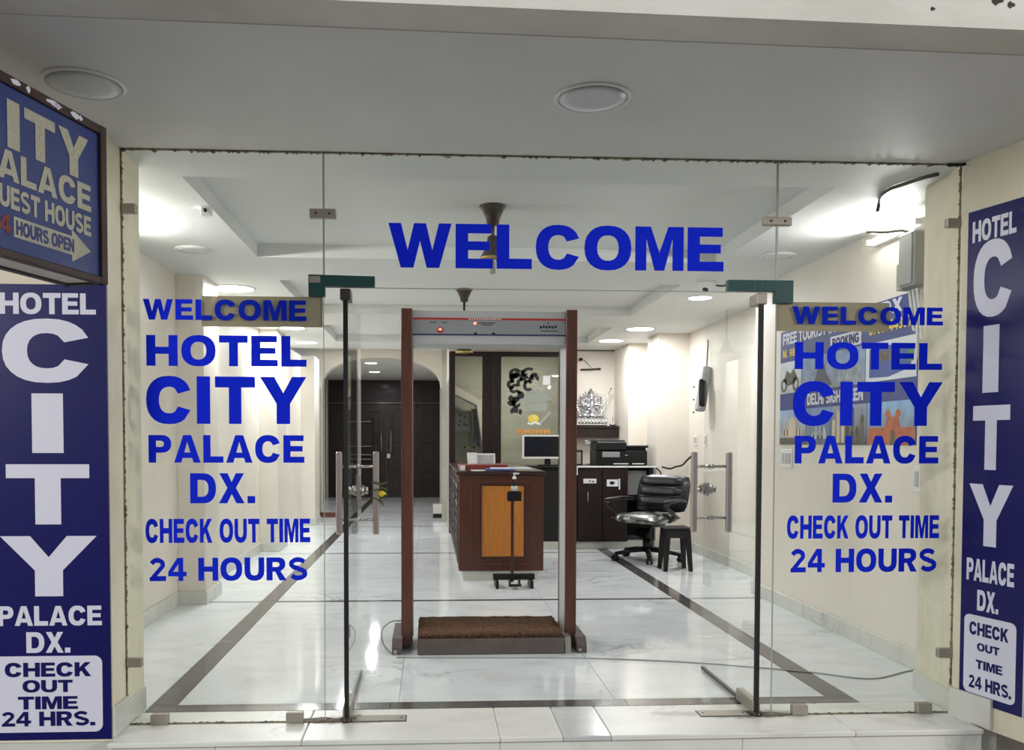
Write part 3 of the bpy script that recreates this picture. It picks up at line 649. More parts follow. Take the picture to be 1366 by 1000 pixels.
def batten(x,y0,y1,z,label,sx):
    o=root('tube_light',(x,y0,z),label,'tube light')
    g=G(); g.rbox(-.02,.02,0,y1-y0,-.025,.025,.004); part('batten',g,'white',o)
    g=G(); g.cyl((sx*.04,.03,0),(sx*.04,y1-y0-.03,0),.014,14); part('tube',g,'tube',o)
    for y in(.015,y1-y0-.015): g=G(); g.rbox(sx*.02-.005,sx*.055+.005 if sx>0 else sx*.02+.005,y-.012,y+.012,-.018,.018,.002) if sx>0 else g.rbox(sx*.06,sx*.02,y-.012,y+.012,-.018,.018,.002); part('lamp_holder',g,'white',o)
    a=area('tube_glow',(0,0,0),(0,R(90 if sx<0 else -90),0),.05,26,(1,.99,.97),'RECTANGLE',y1-y0-.1); a.parent=o; a.location=(sx*.07,(y1-y0)/2,0)
    return o
batten(2.96,.78,1.38,2.72,'glowing tube light high on the right wall by the junction box',-1)
batten(-2.13,.75,1.65,2.72,'added tube light behind the left pillar standing in for a reflected glow',1)  # added unseen tube, its glow replaces a bright reflection in the glass
# fan downrods
def rod(x,y,label,l):
    o=root('fan_downrod',(x,y,H+.10),label,'fan downrod','ceiling fan downrods')
    g=G(); g.lathe([(.02,-.125),(.038,-.12),(.045,-.08),(.078,-.012),(.088,-.008),(.088,0)],28); part('canopy',g,'bronze',o)
    g=G(); g.cyl((0,0,-.12),(0,0,-l),.011,12); part('rod',g,'bronze',o)
    g=G(); g.lathe([(.016,-l+.02),(.034,-l+.01),(.042,-l-.05),(.078,-l-.115),(.083,-l-.125)],28); part('lower_cup',g,'bronze',o)
    g=G(); g.lathe([(.080,-l-.122),(.086,-l-.124),(.086,-l-.134),(.06,-l-.138)],28); part('brass_ring',g,'brass',o)
    if l<.3: g=G(); g.cyl((0,0,-l-.02),(0,0,-l-.22),.02,12); part('stub',g,'steel',o)
    return o
def lowercup(x,y,z,label):
    pass
rod(.40,1.28,'dark bronze fan downrod with bell cups behind the big WELCOME',.205)
rod(.335,4.30,'dark bronze fan downrod hanging above the metal detector',.49)

# ================================================================== METAL DETECTOR
md=root('metal_detector',(.39,1.45,0),'walk-through metal detector gate with brown edged posts','metal detector')
for i,(a,b) in enumerate(((-.193,-.118),(.905,.980))):
    g=G(); g.rbox(a,b,1.45,1.475,.03,2.272,.003); p=part('post',g,'woodred',md,True)
    g=G(); g.rbox(a+.004,b-.004,1.476,1.75,.03,2.268,.002); part('side_panel',g,'grey',p,True)
    g=G(); g.rbox(a,b,1.751,1.772,.03,2.272,.003); part('rear_edge',g,'woodred',p,True)
    q=G(); fx0,fx1=((-.25,-.185) if i==0 else (.968,1.033))
    q.prism([(1.33,0),(1.33,.05),(1.37,.10),(1.86,.10),(1.90,.05),(1.90,0)],fx0,fx1,'yz'); f=part('foot',q,'rubbergrey',md,True)
    q=G(); q.cyl((fx0+.02,1.325,.02),(fx0+.02,1.34,.02),.012,12); part('foot_bolt',q,'steel',f,True)
g=G(); g.rbox(-.118,.905,1.468,1.75,2.04,2.262,.003); bar=part('top_bar',g,'grey',md,True)
def strip(z0,z1,m,n='stripe',y=1.4645): g=G(); g.rbox(-.117,.904,y,1.4685,z0,z1,.0008); return part(n,g,m,bar,True)
strip(2.105,2.20,'greydk','control_panel',1.462); strip(2.200,2.214,'red'); strip(2.099,2.107,'darkblue',y=1.4605)
for x,z,s,m in((.065,2.132,.020,'red'),(.065,2.136,.008,'led'),(.295,2.178,.008,'led')):
    g=G(); g.cyl((x,1.4635,z),(x,1.4575 if s<.01 else 1.459,z),s,14); part('indicator',g,m,bar,True)
g=G()
for k in range(6):
    g.ell((.735+.020*k,1.461,2.158+(.002 if k%2 else -.002)),(.008,.002,.009),8)
g.ell((.785,1.461,2.183),(.005,.002,.006),8); g.box(.735,.85,1.4605,1.462,2.13,2.134); part('emblem',g,'black',bar,True)
g=G()
for k in range(13): g.box(.255+.017*k,.266+.017*k,1.4635,1.4646,2.2035,2.2105)
part('print_marks',g,'white',bar,True)
g=G()
for x0,x1,z in((.0,.04,2.18),(.08,.11,2.18),(.32,.43,2.178),(.34,.41,2.166)): g.box(x0,x1,1.461,1.4622,z,z+.005)
for x in(.30,.42): g.ell((x,1.461,2.112),(.012,.003,.007),8)
part('print_marks',g,'black',bar,True)
# ramp base and coir mat
rb=root('ramp_platform',(.42,1.55,0),'low grey-brown rubber ramp platform between the detector posts','platform')
g=G(); g.rbox(-.084,.885,1.312,1.86,0,.105,.006); part('deck',g,'rubbergrey',rb,True)
g=G(); g.prism([(1.312,0),(1.312,.07),(1.34,.108),(1.84,.108),(1.86,.07),(1.86,0)],.887,.925,'yz'); part('end_cap',g,'clip',rb,True)
mt=root('coir_mat',(.4,1.6,.106),'brown ribbed coir doormat lying on the detector ramp','mat')
g=G(); random.seed(3)
for k in range(8):
    y=1.36+k*.062
    g.tube([(-.078+i*.0475+random.uniform(-.004,.004)*(i in(0,20)),y+random.uniform(-.004,.004),.1315+random.uniform(-.003,.003)) for i in range(21)],.024,7)
g.box(-.07,.865,1.35,1.81,.107,.122)
part('ribbed_pile',g,'coir',mt,True)
random.seed(5); g=G()
for k in range(90):
    x=random.uniform(-.08,.87); g.tube([(x,1.34,.12),(x+random.uniform(-.01,.01),1.325+random.uniform(-.012,.004),.112)],.0025,4)
o=part('fringe',g,'coir',mt,True); o['kind']='stuff'
# cables
g=G(); P=[(-.195,1.5,.19),(-.26,1.47,.19),(-.32,1.45,.14),(-.315,1.43,.06),(-.27,1.38,.012),(-.22,1.32,.005)]
g.tube(P,.005,8,sub=5); o=part('power_cable',g,'boxgrey'); tag(o,'thin grey cable looping down at the left detector post','cable')
g=G(); P=[onZ(a,b,.004) for a,b in((529,876.5),(600,877),(700,877),(782,877.5),(860,880),(935,884),(1000,889),(1080,896),(1160,905),(1205,896),(1221,893))]
g.tube(P,.0042,6,sub=4); o=part('floor_cable',g,'boxgrey'); tag(o,'thin grey cable running across the marble floor to the right wall','cable')

# ================================================================== COUNTER
ct=root('reception_counter',(.72,4.3,0),'dark wooden reception counter with orange inlay panel','counter')
CX0,CX1,CY0,CY1=.285,1.135,4.3,7.9
g=G(); g.rbox(CX0,CX1,CY0,CY1,.10,1.06,.004); body=part('body',g,'counterwood',ct,True)
g=G(); g.box(CX0+.04,CX1-.05,CY0+.03,CY1-.05,0,.10); part('plinth',g,'skirt',ct,True)
g=G(); g.rbox(CX0-.025,CX1+.025,CY0-.02,CY1+.02,1.062,1.10,.004); part('worktop',g,'wood',ct,True)
g=G(); g.rbox(.512,.937,CY0-.006,CY0+.01,.245,.955,.002); part('inlay_panel',g,'woodor',ct,True)
def frame(x0,x1,z0,z1,w,y,m,d=.008):
    g=G()
    g.prism([(x0,z0),(x1,z0),(x1,z1),(x0,z1)],y-d,y,holes=[[(x0+w,z0+w),(x1-w,z0+w),(x1-w,z1-w),(x0+w,z1-w)]]); return g
part('moulding',frame(.40,1.02,.165,1.0,.012,CY0,'wood'),'woodred',ct,True)
part('moulding',frame(.50,.95,.233,.967,.012,CY0,'wood',.012),'wood',ct,True)
# carved side panels
for k in range(3):
    y0=CY0+.08+k*1.18; y1=y0+1.10
    g=G(); g.prism([(y0,.18),(y1,.18),(y1,1.0),(y0,1.0)],CX0-.012,CX0,'yz',holes=[[(y0+.05,.23),(y1-.05,.23),(y1-.05,.95),(y0+.05,.95)]]); pf=part('side_frame',g,'wooddk',ct,True)
    g=G()
    for a in range(6):
        for b in range(4):
            yy=y0+.14+a*.165; zz=.31+b*.185
            g.tube([(CX0-.004,yy+.062*math.cos(t*PI/4)*(1-.25*(t%2)),zz+.075*math.sin(t*PI/4)*(1-.25*(t%2))) for t in range(9)],.008,5)
            g.ell((CX0-.003,yy,zz),(.008,.02,.024),8)
    part('carving',g,'wooddk',pf,True)
g=G()
for k in range(22): g.ell((CX0+.002,CY0+.012,.14+k*.0425),(.011,.011,.021),8)
part('rope_moulding',g,'woodred',ct,True)
# things on the counter
r=root('document_tray',(.50,4.75,1.10),'red-brown wooden board box on the counter','tray'); ZT=1.10
g=G(); g.rbox(.30,.80,4.62,5.1,ZT,ZT+.055,.003); part('box',g,'maroon',r,True); g=G(); g.rbox(.305,.36,4.60,4.619,ZT,ZT+.05,.002); part('label_tab',g,'paper',r,True)
bl_=[(.42,.72,4.36,4.58,0,.006,'paper','white paper sheet at the front of the counter',3),(.56,.86,4.33,4.56,.007,.02,'bluepaper','blue ledger lying under white papers on the counter',-5),(.62,1.02,4.36,4.58,.021,.030,'paper','open white register book on top of the counter papers',4)]
for x0,x1,y0,y1,a,b,m,lab,rz in bl_:
    r=root('paper_register' if m=='paper' else 'ledger',((x0+x1)/2,(y0+y1)/2,ZT+a),lab,'papers',rz=R(rz))
    g=G(); hx,hy=(x1-x0)/2,(y1-y0)/2; g.rbox(-hx,hx,-hy,hy,0,b-a,.001); part('pages',g,m,r)
    if b-a>.008: g=G(); g.box(-.003,.003,-hy,hy,b-a,b-a+.0015); part('spine_line',g,'greydk',r)
def easel(x,y,w,h,label,m2,rz=0):
    r=root('photo_frame',(x,y,ZT),label,'frame',rz=rz); T=Matrix.Rotation(R(-14),4,'X')
    g=G(); g.prism([(-w/2,0),(w/2,0),(w/2,h),(-w/2,h)],0,.012,holes=[[(-w/2+.018,.018),(w/2-.018,.018),(w/2-.018,h-.018),(-w/2+.018,h-.018)]],M=T); part('border',g,'white',r)
    g=G(); g.box(-w/2+.016,w/2-.016,.005,.009,.016,h-.016,M=T); part('picture',g,m2,r)
    g=G(); g.box(-.015,.015,.0,.006,0,h*.8,M=Matrix.Translation((0,.1,0))@Matrix.Rotation(R(12),4,'X')); part('easel_leg',g,'greydk',r)
easel(.60,5.25,.24,.17,'white framed card standing on the counter, right one of the pair','grey')
easel(.47,5.2,.11,.18,'narrow white framed card standing on the counter, left one of the pair','paper',R(12))
# sanitizer stand
ss=root('sanitizer_stand',(.79,3.95,0),'black pedal sanitizer stand in front of the counter','sanitizer stand')
g=G(); g.rbox(.772,.800,3.93,3.958,.05,1.12,.002); part('pole',g,'wood',ss,True)
g=G(); g.rbox(.735,.865,3.86,3.97,.83,.92,.004); part('bottle_holder',g,'black',ss,True)
g=G(); g.rbox(.60,1.0,3.90,3.95,.075,.13,.004); cb=part('cross_bar',g,'black',ss,True)
for x in(.635,.965): g=G(); g.rbox(x-.014,x+.014,3.82,4.10,0,.075,.004); part('foot',g,'black',ss,True)
for x in(.755,.845): g=G(); g.rbox(x-.006,x+.006,3.80,3.93,.03,.09,.002); part('pedal_arm',g,'black',ss,True)
g=G(); g.rbox(.74,.86,3.77,3.81,.03,.05,.004); part('pedal',g,'black',ss,True)
sb=root('sanitizer_bottle',(.80,3.893,.922),'clear sanitizer pump bottle on the black stand','bottle')
g=G(); g.lathe([(.03,0),(.034,.004),(.034,.085),(.028,.105),(.014,.115),(.014,.125)],22); part('bottle',g,'clear',sb)
g=G(); g.lathe([(0,.004),(.031,.004),(.031,.05),(0,.05)],20); part('gel',g,'lampoff',sb)
g=G(); g.lathe([(.016,.118),(.018,.122),(.018,.14),(.006,.145),(.006,.165)],16); g.rbox(-.012,.045,-.010,.010,.163,.178,.004); part('pump',g,'white',sb)

# ================================================================== BACK DESK, PRINTER, MONITOR
dk=root('back_desk',(2.1,6.8,0),'dark wooden desk with white-edged top behind the chair','desk')
DY0,DY1,DT2=6.78,7.6,1.085
g=G(); g.rbox(1.20,2.90,DY0-.02,DY1,DT2-.03,DT2,.012); part('desk_top',g,'black',dk,True)
g=G(); g.rbox(1.90,2.925,DY0-.027,DY0-.019,DT2-.022,DT2+.0005,.002); g.rbox(1.885,1.90,DY0-.027,DY0-.019,DT2-.12,DT2-.002,.002);part('edge_trim',g,'white',dk,True)
g=G(); g.rbox(1.895,2.56,DY0,DY1-.03,.10,DT2-.031,.003); part('cabinet_body',g,'wooddk',dk,True)
g=G(); g.rbox(1.905,2.22,DY0-.018,DY0-.001,.13,DT2-.05,.003); d1=part('door',g,'wooddk',dk,True)
g=G(); g.rbox(2.225,2.55,DY0-.018,DY0-.001,.13,DT2-.05,.003); d2=part('door',g,'wooddk',dk,True)
g=G(); g.tube([(2.03,DY0-.02,.62),(2.03,DY0-.045,.63),(2.03,DY0-.045,.74),(2.03,DY0-.02,.75)],.007,8); part('handle',g,'steel',d1,True)
g=G(); g.rbox(1.975,2.145,DY0-.021,DY0-.018,.86,.92,.001); part('sticker',g,'paper',d1,True)
g=G()
for x,z in((2.06,.89),(2.10,.885)): g.ell((x,DY0-.0215,z),(.014,.001,.01),8)
part('sticker_mark',g,'black',d1,True)
g=G(); g.rbox(2.28,2.43,DY0-.021,DY0-.018,.82,.91,.001); g.rbox(2.437,2.455,DY0-.021,DY0-.018,.78,.92,.001); part('sticker',g,'paper',d2,True)
g=G(); g.ell((2.35,DY0-.0215,.865),(.035,.001,.022),12); part('sticker_mark',g,'black',d2,True)
g=G(); g.box(1.21,1.88,DY0+.05,DY1-.03,.10,DT2-.031); part('modesty_panel',g,'blackm',dk,True)
g=G(); g.box(1.35,2.86,DY0+.04,DY1-.05,0,.10); part('plinth',g,'skirt',dk,True)
g=G(); g.box(2.56,2.90,DY1-.06,DY1-.03,.10,DT2-.031); g.box(2.85,2.90,DY0+.02,DY1-.06,.10,DT2-.031); part('end_panel',g,'blackm',dk,True)
g=G(); g.rbox(2.58,2.84,DY0+.12,DY0+.45,.70,DT2-.06,.01); r=tag(part('cash_box',g,'greydk'),'dark grey box in the shelf gap beside the desk cabinet','box')
r.location=(0,0,0)
# printer
pr=root('printer',(2.48,7.05,DT2),'black multifunction printer on the back desk','printer')
X0,X1=2.14,2.84
g=G(); g.rbox(X0+.02,X1,6.88,7.32,DT2,DT2+.20,.012); part('body',g,'black',pr,True)
g=G(); g.rbox(X0+.30,X1+.01,6.87,7.33,DT2+.235,DT2+.265,.006); part('scanner_lid',g,'black',pr,True)
g=G(); g.rbox(X0+.32,X1-.01,6.92,7.32,DT2+.20,DT2+.235,.004); part('output_gap',g,'blackm',pr,True)
g=G(); g.rbox(X0+.02,X0+.42,6.85,7.30,DT2+.20,DT2+.315,.014); part('document_feeder',g,'black',pr,True)
g=G(); g.rbox(X0-.02,X0+.40,6.88,7.25,DT2+.316,DT2+.335,.004); part('feeder_tray',g,'blackm',pr,True)
g=G(); g.rbox(X0+.10,X0+.33,6.855,6.88,DT2+.11,DT2+.18,.004); part('control_panel',g,'greydk',pr,True)
g=G(); g.rbox(X0+.25,X0+.45,6.872,6.88,DT2+.018,DT2+.030,.002); part('status_strip',g,'white',pr,True)
g=G(); g.rbox(X0+.50,X0+.66,6.872,6.88,DT2+.018,DT2+.030,.002); part('status_strip',g,'white',pr,True)
for x in(X0+.24,X0+.42): g=G(); g.ell((x,6.878,DT2+.135),(.022,.004,.008),10); part('button',g,'greydk',pr,True)
# monitor
mo=root('monitor',(1.54,6.98,DT2),'silver framed flat computer monitor with a dark screen','monitor')
w,h=.335,.29; g=G(); g.prism([(-w,.09),(w,.09),(w,.09+h+.02),(-w,.09+h+.02)],-.02,.02,holes=[[(-w+.022,.115),(w-.022,.115),(w-.022,.09+h),(-w+.022,.09+h)]]); part('bezel',g,'white',mo)
g=G(); g.rbox(-w+.02,w-.02,-.010,.03,.11,.095+h,.002); part('screen',g,'screen',mo)
g=G(); g.rbox(-.04,.04,.0,.03,.01,.12,.004); part('stand_neck',g,'black',mo)
g=G(); g.rbox(-.13,.13,-.09,.10,0,.014,.006); part('stand_base',g,'black',mo)
# small frames beside the monitor
r=root('small_photo_frame',(1.98,7.2,DT2),'small upright photo frame between monitor and printer','frame')
g=G(); g.prism([(-.06,0),(.06,0),(.06,.2),(-.06,.2)],-.01,.01,holes=[[(-.045,.015),(.045,.015),(.045,.185),(-.045,.185)]]); part('border',g,'black',r)
g=G(); g.box(-.05,.05,.0,.006,.01,.19); part('picture',g,'dustyletter',r)
r=root('white_router',(2.22,7.75,DT2+.0),'small white box stand behind the printer','box')
g=G(); g.rbox(-.09,.14,-.05,.05,.27,.33,.004); part('top_plate',g,'grey',r); g=G(); g.rbox(-.02,.03,-.03,.03,.0,.27,.003); part('stem',g,'grey',r)
g=G(); g.rbox(-.08,.1,-.06,.06,-.0,.012,.003); part('foot',g,'grey',r)
r.location.y=7.50
# desk cable
g=G(); g.tube([(2.93,6.5,1.08),(3.02,6.45,1.06),(3.10,6.5,1.08),(3.22,6.6,1.10),(3.28,6.6,1.16),(3.345,6.5,1.25)],.012,7,sub=4); tag(part('wall_cable',g,'blackm'),'black cable drooping from the desk end to the wall','cable')
g=G(); g.tube([(2.92,6.73,1.06),(2.96,6.66,1.0),(2.97,6.66,.90),(2.93,6.70,.86),(2.88,6.76,.90)],.010,7,sub=4); tag(part('desk_cable',g,'blackm'),'black cable loop hanging off the desk corner','cable')

# ================================================================== OFFICE CHAIR
ch=root('office_chair',(2.56,5.76,0),'black leather office chair with worn seat and armrests','chair',rz=R(-46))
ch.scale=(1.28,1.26,1.0)
# local frame: seat faces -y
g=G()
def cushion(w,d,t,cx=0,cy=0,cz=0,nx=10,ny=10,Mx=None,puff=.5):
    vs=[];fs=[]
    for s in(1,-1):
        for j in range(ny+1):
            for i in range(nx+1):
                u=i/nx*2-1;v=j/ny*2-1; k=(1-abs(u)**5)*(1-abs(v)**5); rx=u*(1-.10*abs(v)**3); ry=v*(1-.10*abs(u)**3)
                vs.append((cx+rx*w/2,cy+ry*d/2,cz+s*t/2*(k**puff)))
    n=(nx+1)*(ny+1)
    for s in(0,1):
        for j in range(ny):
            for i in range(nx):
                a=s*n+j*(nx+1)+i; f=(a,a+1,a+nx+2,a+nx+1); fs.append(f if s==0 else f[::-1])
    return vs,fs
v,f=cushion(.52,.50,.12,0,-.02,.50); g.add(v,f,True); part('seat',g,'seatworn',ch,label='worn black leather seat with pale cracks')
bk=G(); T=Matrix.Translation((0,.23,.58))@Matrix.Rotation(R(78),4,'X')
v,f=cushion(.56,.46,.12,0,.20,0); bk.add(v,f,True,T); p=part('backrest',bk,'leather',ch)
for zz,tt in((.10,.09),(.22,.10),(.34,.10)):
    q=G(); v,f=cushion(.46,.125,tt,0,zz,.045); q.add(v,f,True,T); part('back_cushion',q,'leather',p)
for s in(-1,1):
    q=G(); q.tube([(s*.24,-.02,.47),(s*.30,-.04,.55),(s*.31,-.20,.66),(s*.31,-.12,.71),(s*.30,.05,.72),(s*.27,.20,.70)],.022,10,sub=5); a=part('armrest',q,'leather',ch)
    q=G(); q.ell((s*.31,-.10,.715),(.035,.14,.022),14); part('arm_pad',q,'leather',a)
q=G(); q.rbox(-.12,.12,-.12,.12,.40,.44,.006); part('seat_plate',q,'black',ch)
q=G(); q.cyl((0,0,.12),(0,0,.40),.028,16); q.cyl((0,0,.10),(0,0,.26),.042,16); part('gas_lift',q,'black',ch)
for k in range(5):
    a=2*PI*k/5+.3; q=G(); c,s=math.cos(a),math.sin(a)
    q.tube([(0,0,.13),(c*.16,s*.16,.115),(c*.31,s*.31,.085)],[.03,.026,.022],8); l=part('leg',q,'black',ch)
    w=G(); 
    for dd in(-.018,.018):
        ox,oy=-s*dd,c*dd; w.cyl((c*.31+ox-s*.008,s*.31+oy+c*.008,.032),(c*.31+ox+s*.008,s*.31+oy-c*.008,.032),.032,14)
    w.ell((c*.31,s*.31,.06),(.03,.03,.02),10); part('caster',w,'black',l)
# stool
stl=root('stool',(2.67,4.98,0),'small dark plastic stool in front of the office chair','stool')
stl.scale=(.88,.88,1); g=G(); g.rbox(-.16,.16,-.15,.15,.44,.475,.012); part('seat',g,'black',stl)
g=G(); g.prism([(-.15,.44),(.15,.44),(.135,.30),(.10,.36),(-.10,.36),(-.135,.30)],-.145,-.13); g.prism([(-.15,.44),(.15,.44),(.135,.30),(.10,.36),(-.10,.36),(-.135,.30)],.13,.145); part('apron',g,'black',stl)
for sx in(-1,1):
    for sy in(-1,1):
        g=G(); v=[]; 
        for z,k in((0,1.12),(.44,.86)):
            cx,cy=sx*.14*k,sy*.125*k; w=.022 if z==0 else .032
            v+=[(cx-w,cy-w,z),(cx+w,cy-w,z),(cx+w,cy+w,z),(cx-w,cy+w,z)]
        g.add(v,[(0,1,2,3),(4,7,6,5),(0,4,5,1),(1,5,6,2),(2,6,7,3),(3,7,4,0)]); part('leg',g,'black',stl)

# ================================================================== GLASS PARTITION
pt=root('glass_partition',(1.1,YB,0),'dark wood framed glass partition behind the counter','partition')
zT=2.765
def pb(n,x0,x1,z0,z1,m='wooddk',d=.05): g=G(); g.rbox(x0,x1,YB-d,YB+d,z0,z1,.006); return part(n,g,m,pt,True)
pb('post',.285,.375,0,zT); pb('post',.79,.943,0,zT); pb('post',.945,1.075,0,zT,d=.06); pb('post',1.96,2.05,0,zT)
pb('top_rail',.375,.79,zT-.075,zT); pb('top_rail',1.075,1.96,zT-.075,zT); pb('bottom_rail',.375,.79,0,.25); pb('bottom_rail',1.075,1.96,0,.25)
g=G(); g.box(.375,.79,YB-.004,YB+.004,.25,zT-.07); part('glass',g,'glass2',pt,True)
g=G(); g.box(1.075,1.96,YB-.004,YB+.004,.25,zT-.07); gb=part('glass',g,'glass2',pt,True)
# etched ornament: black scrolls, a frosted vase, yellow emblem, orange script
def P8(px,py): return on(px,py,0,YB-.005)
random.seed(11)
g=G()
def scroll(px,py,r,turn,m=1,w=.010):
    x,z=P8(px,py); pts=[]
    for i in range(13):
        t=i/12; a=m*(turn+t*4.2); rr=r*(1-.75*t); pts.append((x+rr*math.cos(a),z+rr*math.sin(a)))
    g.prism(stroke(pts,w),YB-.0065,YB-.0045)
for a in((686,500,.10,.5,1),(692,506,.11,2.6,-1),(704,500,.11,.8,1),(714,506,.09,2.4,-1),(683,514,.08,1.2,1),(688,524,.09,4,1),(684,530,.09,0,-1),(690,538,.08,2,1),(684,504,.07,0,1),(690,500,.05,2,-1),(686,520,.08,1,1),(698,510,.09,2.4,-1),(706,516,.10,1.4,1),(684,536,.06,3,1),(688,545,.05,1,-1),(712,503,.06,.5,1),(700,498,.05,2,1),(694,528,.06,4,-1)): scroll(*a,w=.022)
for px,py in((683,548),(689,546),(694,549),(682,497),(690,495)):
    x,z=P8(px,py); g.ell((x,YB-.0055,z),(.03,.001,.045),8)
part('etched_scrolls',g,'etchdk',gb,True)
g=G()
for px,py,r,t,m in((728,520,.07,0,-1),(733,530,.06,2,1),(726,540,.05,1,-1),(731,505,.07,3,-1),(722,512,.05,2,1)): scroll(px,py,r,t,m,.012)
def q8(L): return [P8(a,b) for a,b in L]
g.prism(q8([(697,528),(729,528),(729,536),(697,536)]),YB-.0062,YB-.0045); g.prism(q8([(700,538),(731,538),(728,548),(703,548)]),YB-.0062,YB-.0045)
g.prism(q8([(702,527),(724,527),(722,520),(704,520)]),YB-.0062,YB-.0045); g.prism(q8([(698,552),(702,550),(716,566),(713,569)]),YB-.0062,YB-.0045); g.prism(q8([(736,550),(732,549),(716,566),(719,569)]),YB-.0062,YB-.0045)
part('frosted_vase',g,'etch',gb,True)
x,z=P8(711.5,560); g=G(); g.ell((x,YB-.007,z+.02),(.085,.003,.065),20); part('yellow_emblem',g,'yellow',gb,True)
g=G()
for k in range(7): g.ell((x-.075+.028*k,YB-.008,z-.05-.012*math.sin(k*1.3)),(.017,.003,.020),8)
g.tube([(x-.03,YB-.010,z+.03),(x,YB-.010,z+.05),(x+.03,YB-.010,z+.02),(x+.01,YB-.01,z-.01)],.006,5); part('emblem_petals',g,'white',gb,True)
g=G(); xa,za=P8(688,579); xb,zb_=P8(734,571)
for k in range(9):
    xx=xa+(xb-xa)*(k+.5)/9; zz=za+(zb_-za)*.35
    g.ell((xx,YB-.007,zz),(.022,.002,.030),8); g.box(xx-.024,xx+.024,YB-.008,YB-.006,zz+.03,zz+.042); g.box(xx+.012,xx+.020,YB-.008,YB-.006,zz-.035,zz+.035)
part('orange_emblem_row',g,'orange',gb,True)
x,z=P8(729,507); g=G(); g.box(x-.055,x+.055,YB-.007,YB-.0045,z-.07,z+.07); part('pasted_notice',g,'paper',gb,True)
# things behind the partition
st2=root('staircase',(1.0,10.2,0),'white sloping staircase underside behind the glass partition','stairs',kind='structure')
def q10(L,Y=10.0): return [on(a,b,0,Y) for a,b in L]
g=G(); g.prism(q10([(600,510),(640,533),(652,528),(660,600),(664,640),(650,640),(636,540),(600,522)]),10.0,10.5); part('stair_soffit',g,'wall',st2,True)
eb=root('electrical_panel',(.6,10.4,1.4),'grey electrical switch panel seen through the left partition glass','electrical panel')
x0,z0=on(607,575,0,10.4); x1,z1=on(629,548,0,10.4)
g=G(); g.rbox(x0,x1,10.4,10.5,z0,z1,.01); part('panel_box',g,'boxgrey',eb,True)
g=G()
for k,(a,b) in enumerate(((.3,.8),(.3,.5),(.55,.35),(.25,.3),(.7,.3),(.6,.7))): g.cyl((x0+(x1-x0)*a,10.39,z0+(z1-z0)*b),(x0+(x1-x0)*a,10.40,z0+(z1-z0)*b),.018,10)
part('knob_row',g,'black',eb,True)
g=G(); 
for k in range(5):
    xa=x1+.02+k*.022; g.tube([(xa-.03,10.35,z1+.02),(xa+.01,10.33,z1-.02),(xa+.02,10.33,z0-.05-.05*k),(xa,10.33,z0-.2)],.010,6,sub=4)
tag(part('hanging_cables',g,'blackm'),'bundle of dark cables hanging beside the electrical panel','cables')
sk_=root('socket_strip',(.8,10.4,1.2),'row of small yellow and black sockets below the electrical panel','socket strip')
x0,z0=on(616,600,0,10.4); x1,z1=on(645,593,0,10.4)
g=G(); g.rbox(x0,x1,10.42,10.45,z0,z1,.004); part('strip',g,'dustyletter',sk_,True)
for k in range(4): g=G(); g.cyl((x0+.05+k*.08,10.40,(z0+z1)/2),(x0+.05+k*.08,10.42,(z0+z1)/2),.022,12); part('socket',g,'yellow' if k%2 else 'black',sk_,True)

# ================================================================== NICHE: idol on shelf, camera
ns=root('niche_shelf',(2.4,YB-.2,1.46),'dark wooden shelf under the silver idol','shelf')
g=G(); g.rbox(2.06,2.81,YB-.42,YB-.002,1.60,1.635,.004); part('shelf_board',g,'wooddk',ns,True)
g=G(); g.rbox(2.06,2.81,YB-.40,YB-.002,1.46,1.598,.004); part('shelf_front',g,'wooddk',ns,True)
idl=root('silver_idol',(2.42,YB-.26,1.636),'polished silver seated deity idol on a silver base','idol')
g=G(); g.rbox(-.24,.22,-.12,.12,0,.12,.012); g.rbox(-.21,.19,-.13,.13,.03,.09,.008)
b0=part('base',g,'silver',idl)
g=G()
for k in range(9): g.ell((-.20+.05*k,-.13,.06),(.018,.012,.03),8)
part('base_relief',g,'silver',b0)
g=G(); E=g.ell
E((-.01,0,.20),(.13,.10,.10)); E((-.01,-.03,.22),(.085,.09,.08)); E((-.01,0,.31),(.075,.06,.075)); E((-.01,-.02,.395),(.055,.05,.055))
E((-.11,-.05,.155),(.10,.06,.045)); E((.10,-.05,.155),(.10,.06,.045)); E((.0,-.10,.15),(.09,.04,.035))
E((-.075,.0,.395),(.04,.015,.045)); E((.055,.0,.395),(.04,.015,.045))
g.tube([(-.01,-.06,.38),(-.012,-.10,.33),(-.02,-.11,.27),(-.05,-.11,.24),(-.07,-.11,.26)],[.028,.024,.02,.016,.013],10,sub=4)
for s in(-1,1):
    g.tube([(-.01+s*.06,0,.33),(-.01+s*.14,-.02,.30),(-.01+s*.13,-.08,.24)],[.026,.022,.018],8,sub=4); g.tube([(-.01+s*.06,.02,.34),(-.01+s*.15,.01,.36),(-.01+s*.15,-.01,.43)],[.024,.02,.016],8,sub=4); E((-.01+s*.15,-.01,.445),(.022,.018,.022))
g.lathe([(.06,0),(.062,.02),(.045,.06),(.03,.09),(.012,.12),(0,.14)],16,Matrix.Translation((-.01,-.01,.435)))
o=part('figure',g,'silver',idl); rm=o.modifiers.new('remesh','REMESH'); rm.mode='VOXEL'; rm.voxel_size=.0075; rm.use_smooth_shade=True
g=G()
for k in range(19):
    a=PI*(k/18)*1.1-.05*PI; c,s=math.cos(a),math.sin(a); g.tube([(-.01+.15*c,.06,.30+.17*s),(-.01+.21*c,.055,.30+.235*s)],[.012,.006],6); g.ell((-.01+.2*c,.05,.30+.22*s),(.013,.008,.013),8)
g.tube([(-.01+.15*math.cos(PI*t/16*1.1-.05*PI),.06,.30+.17*math.sin(PI*t/16*1.1-.05*PI)) for t in range(17)],.012,8)
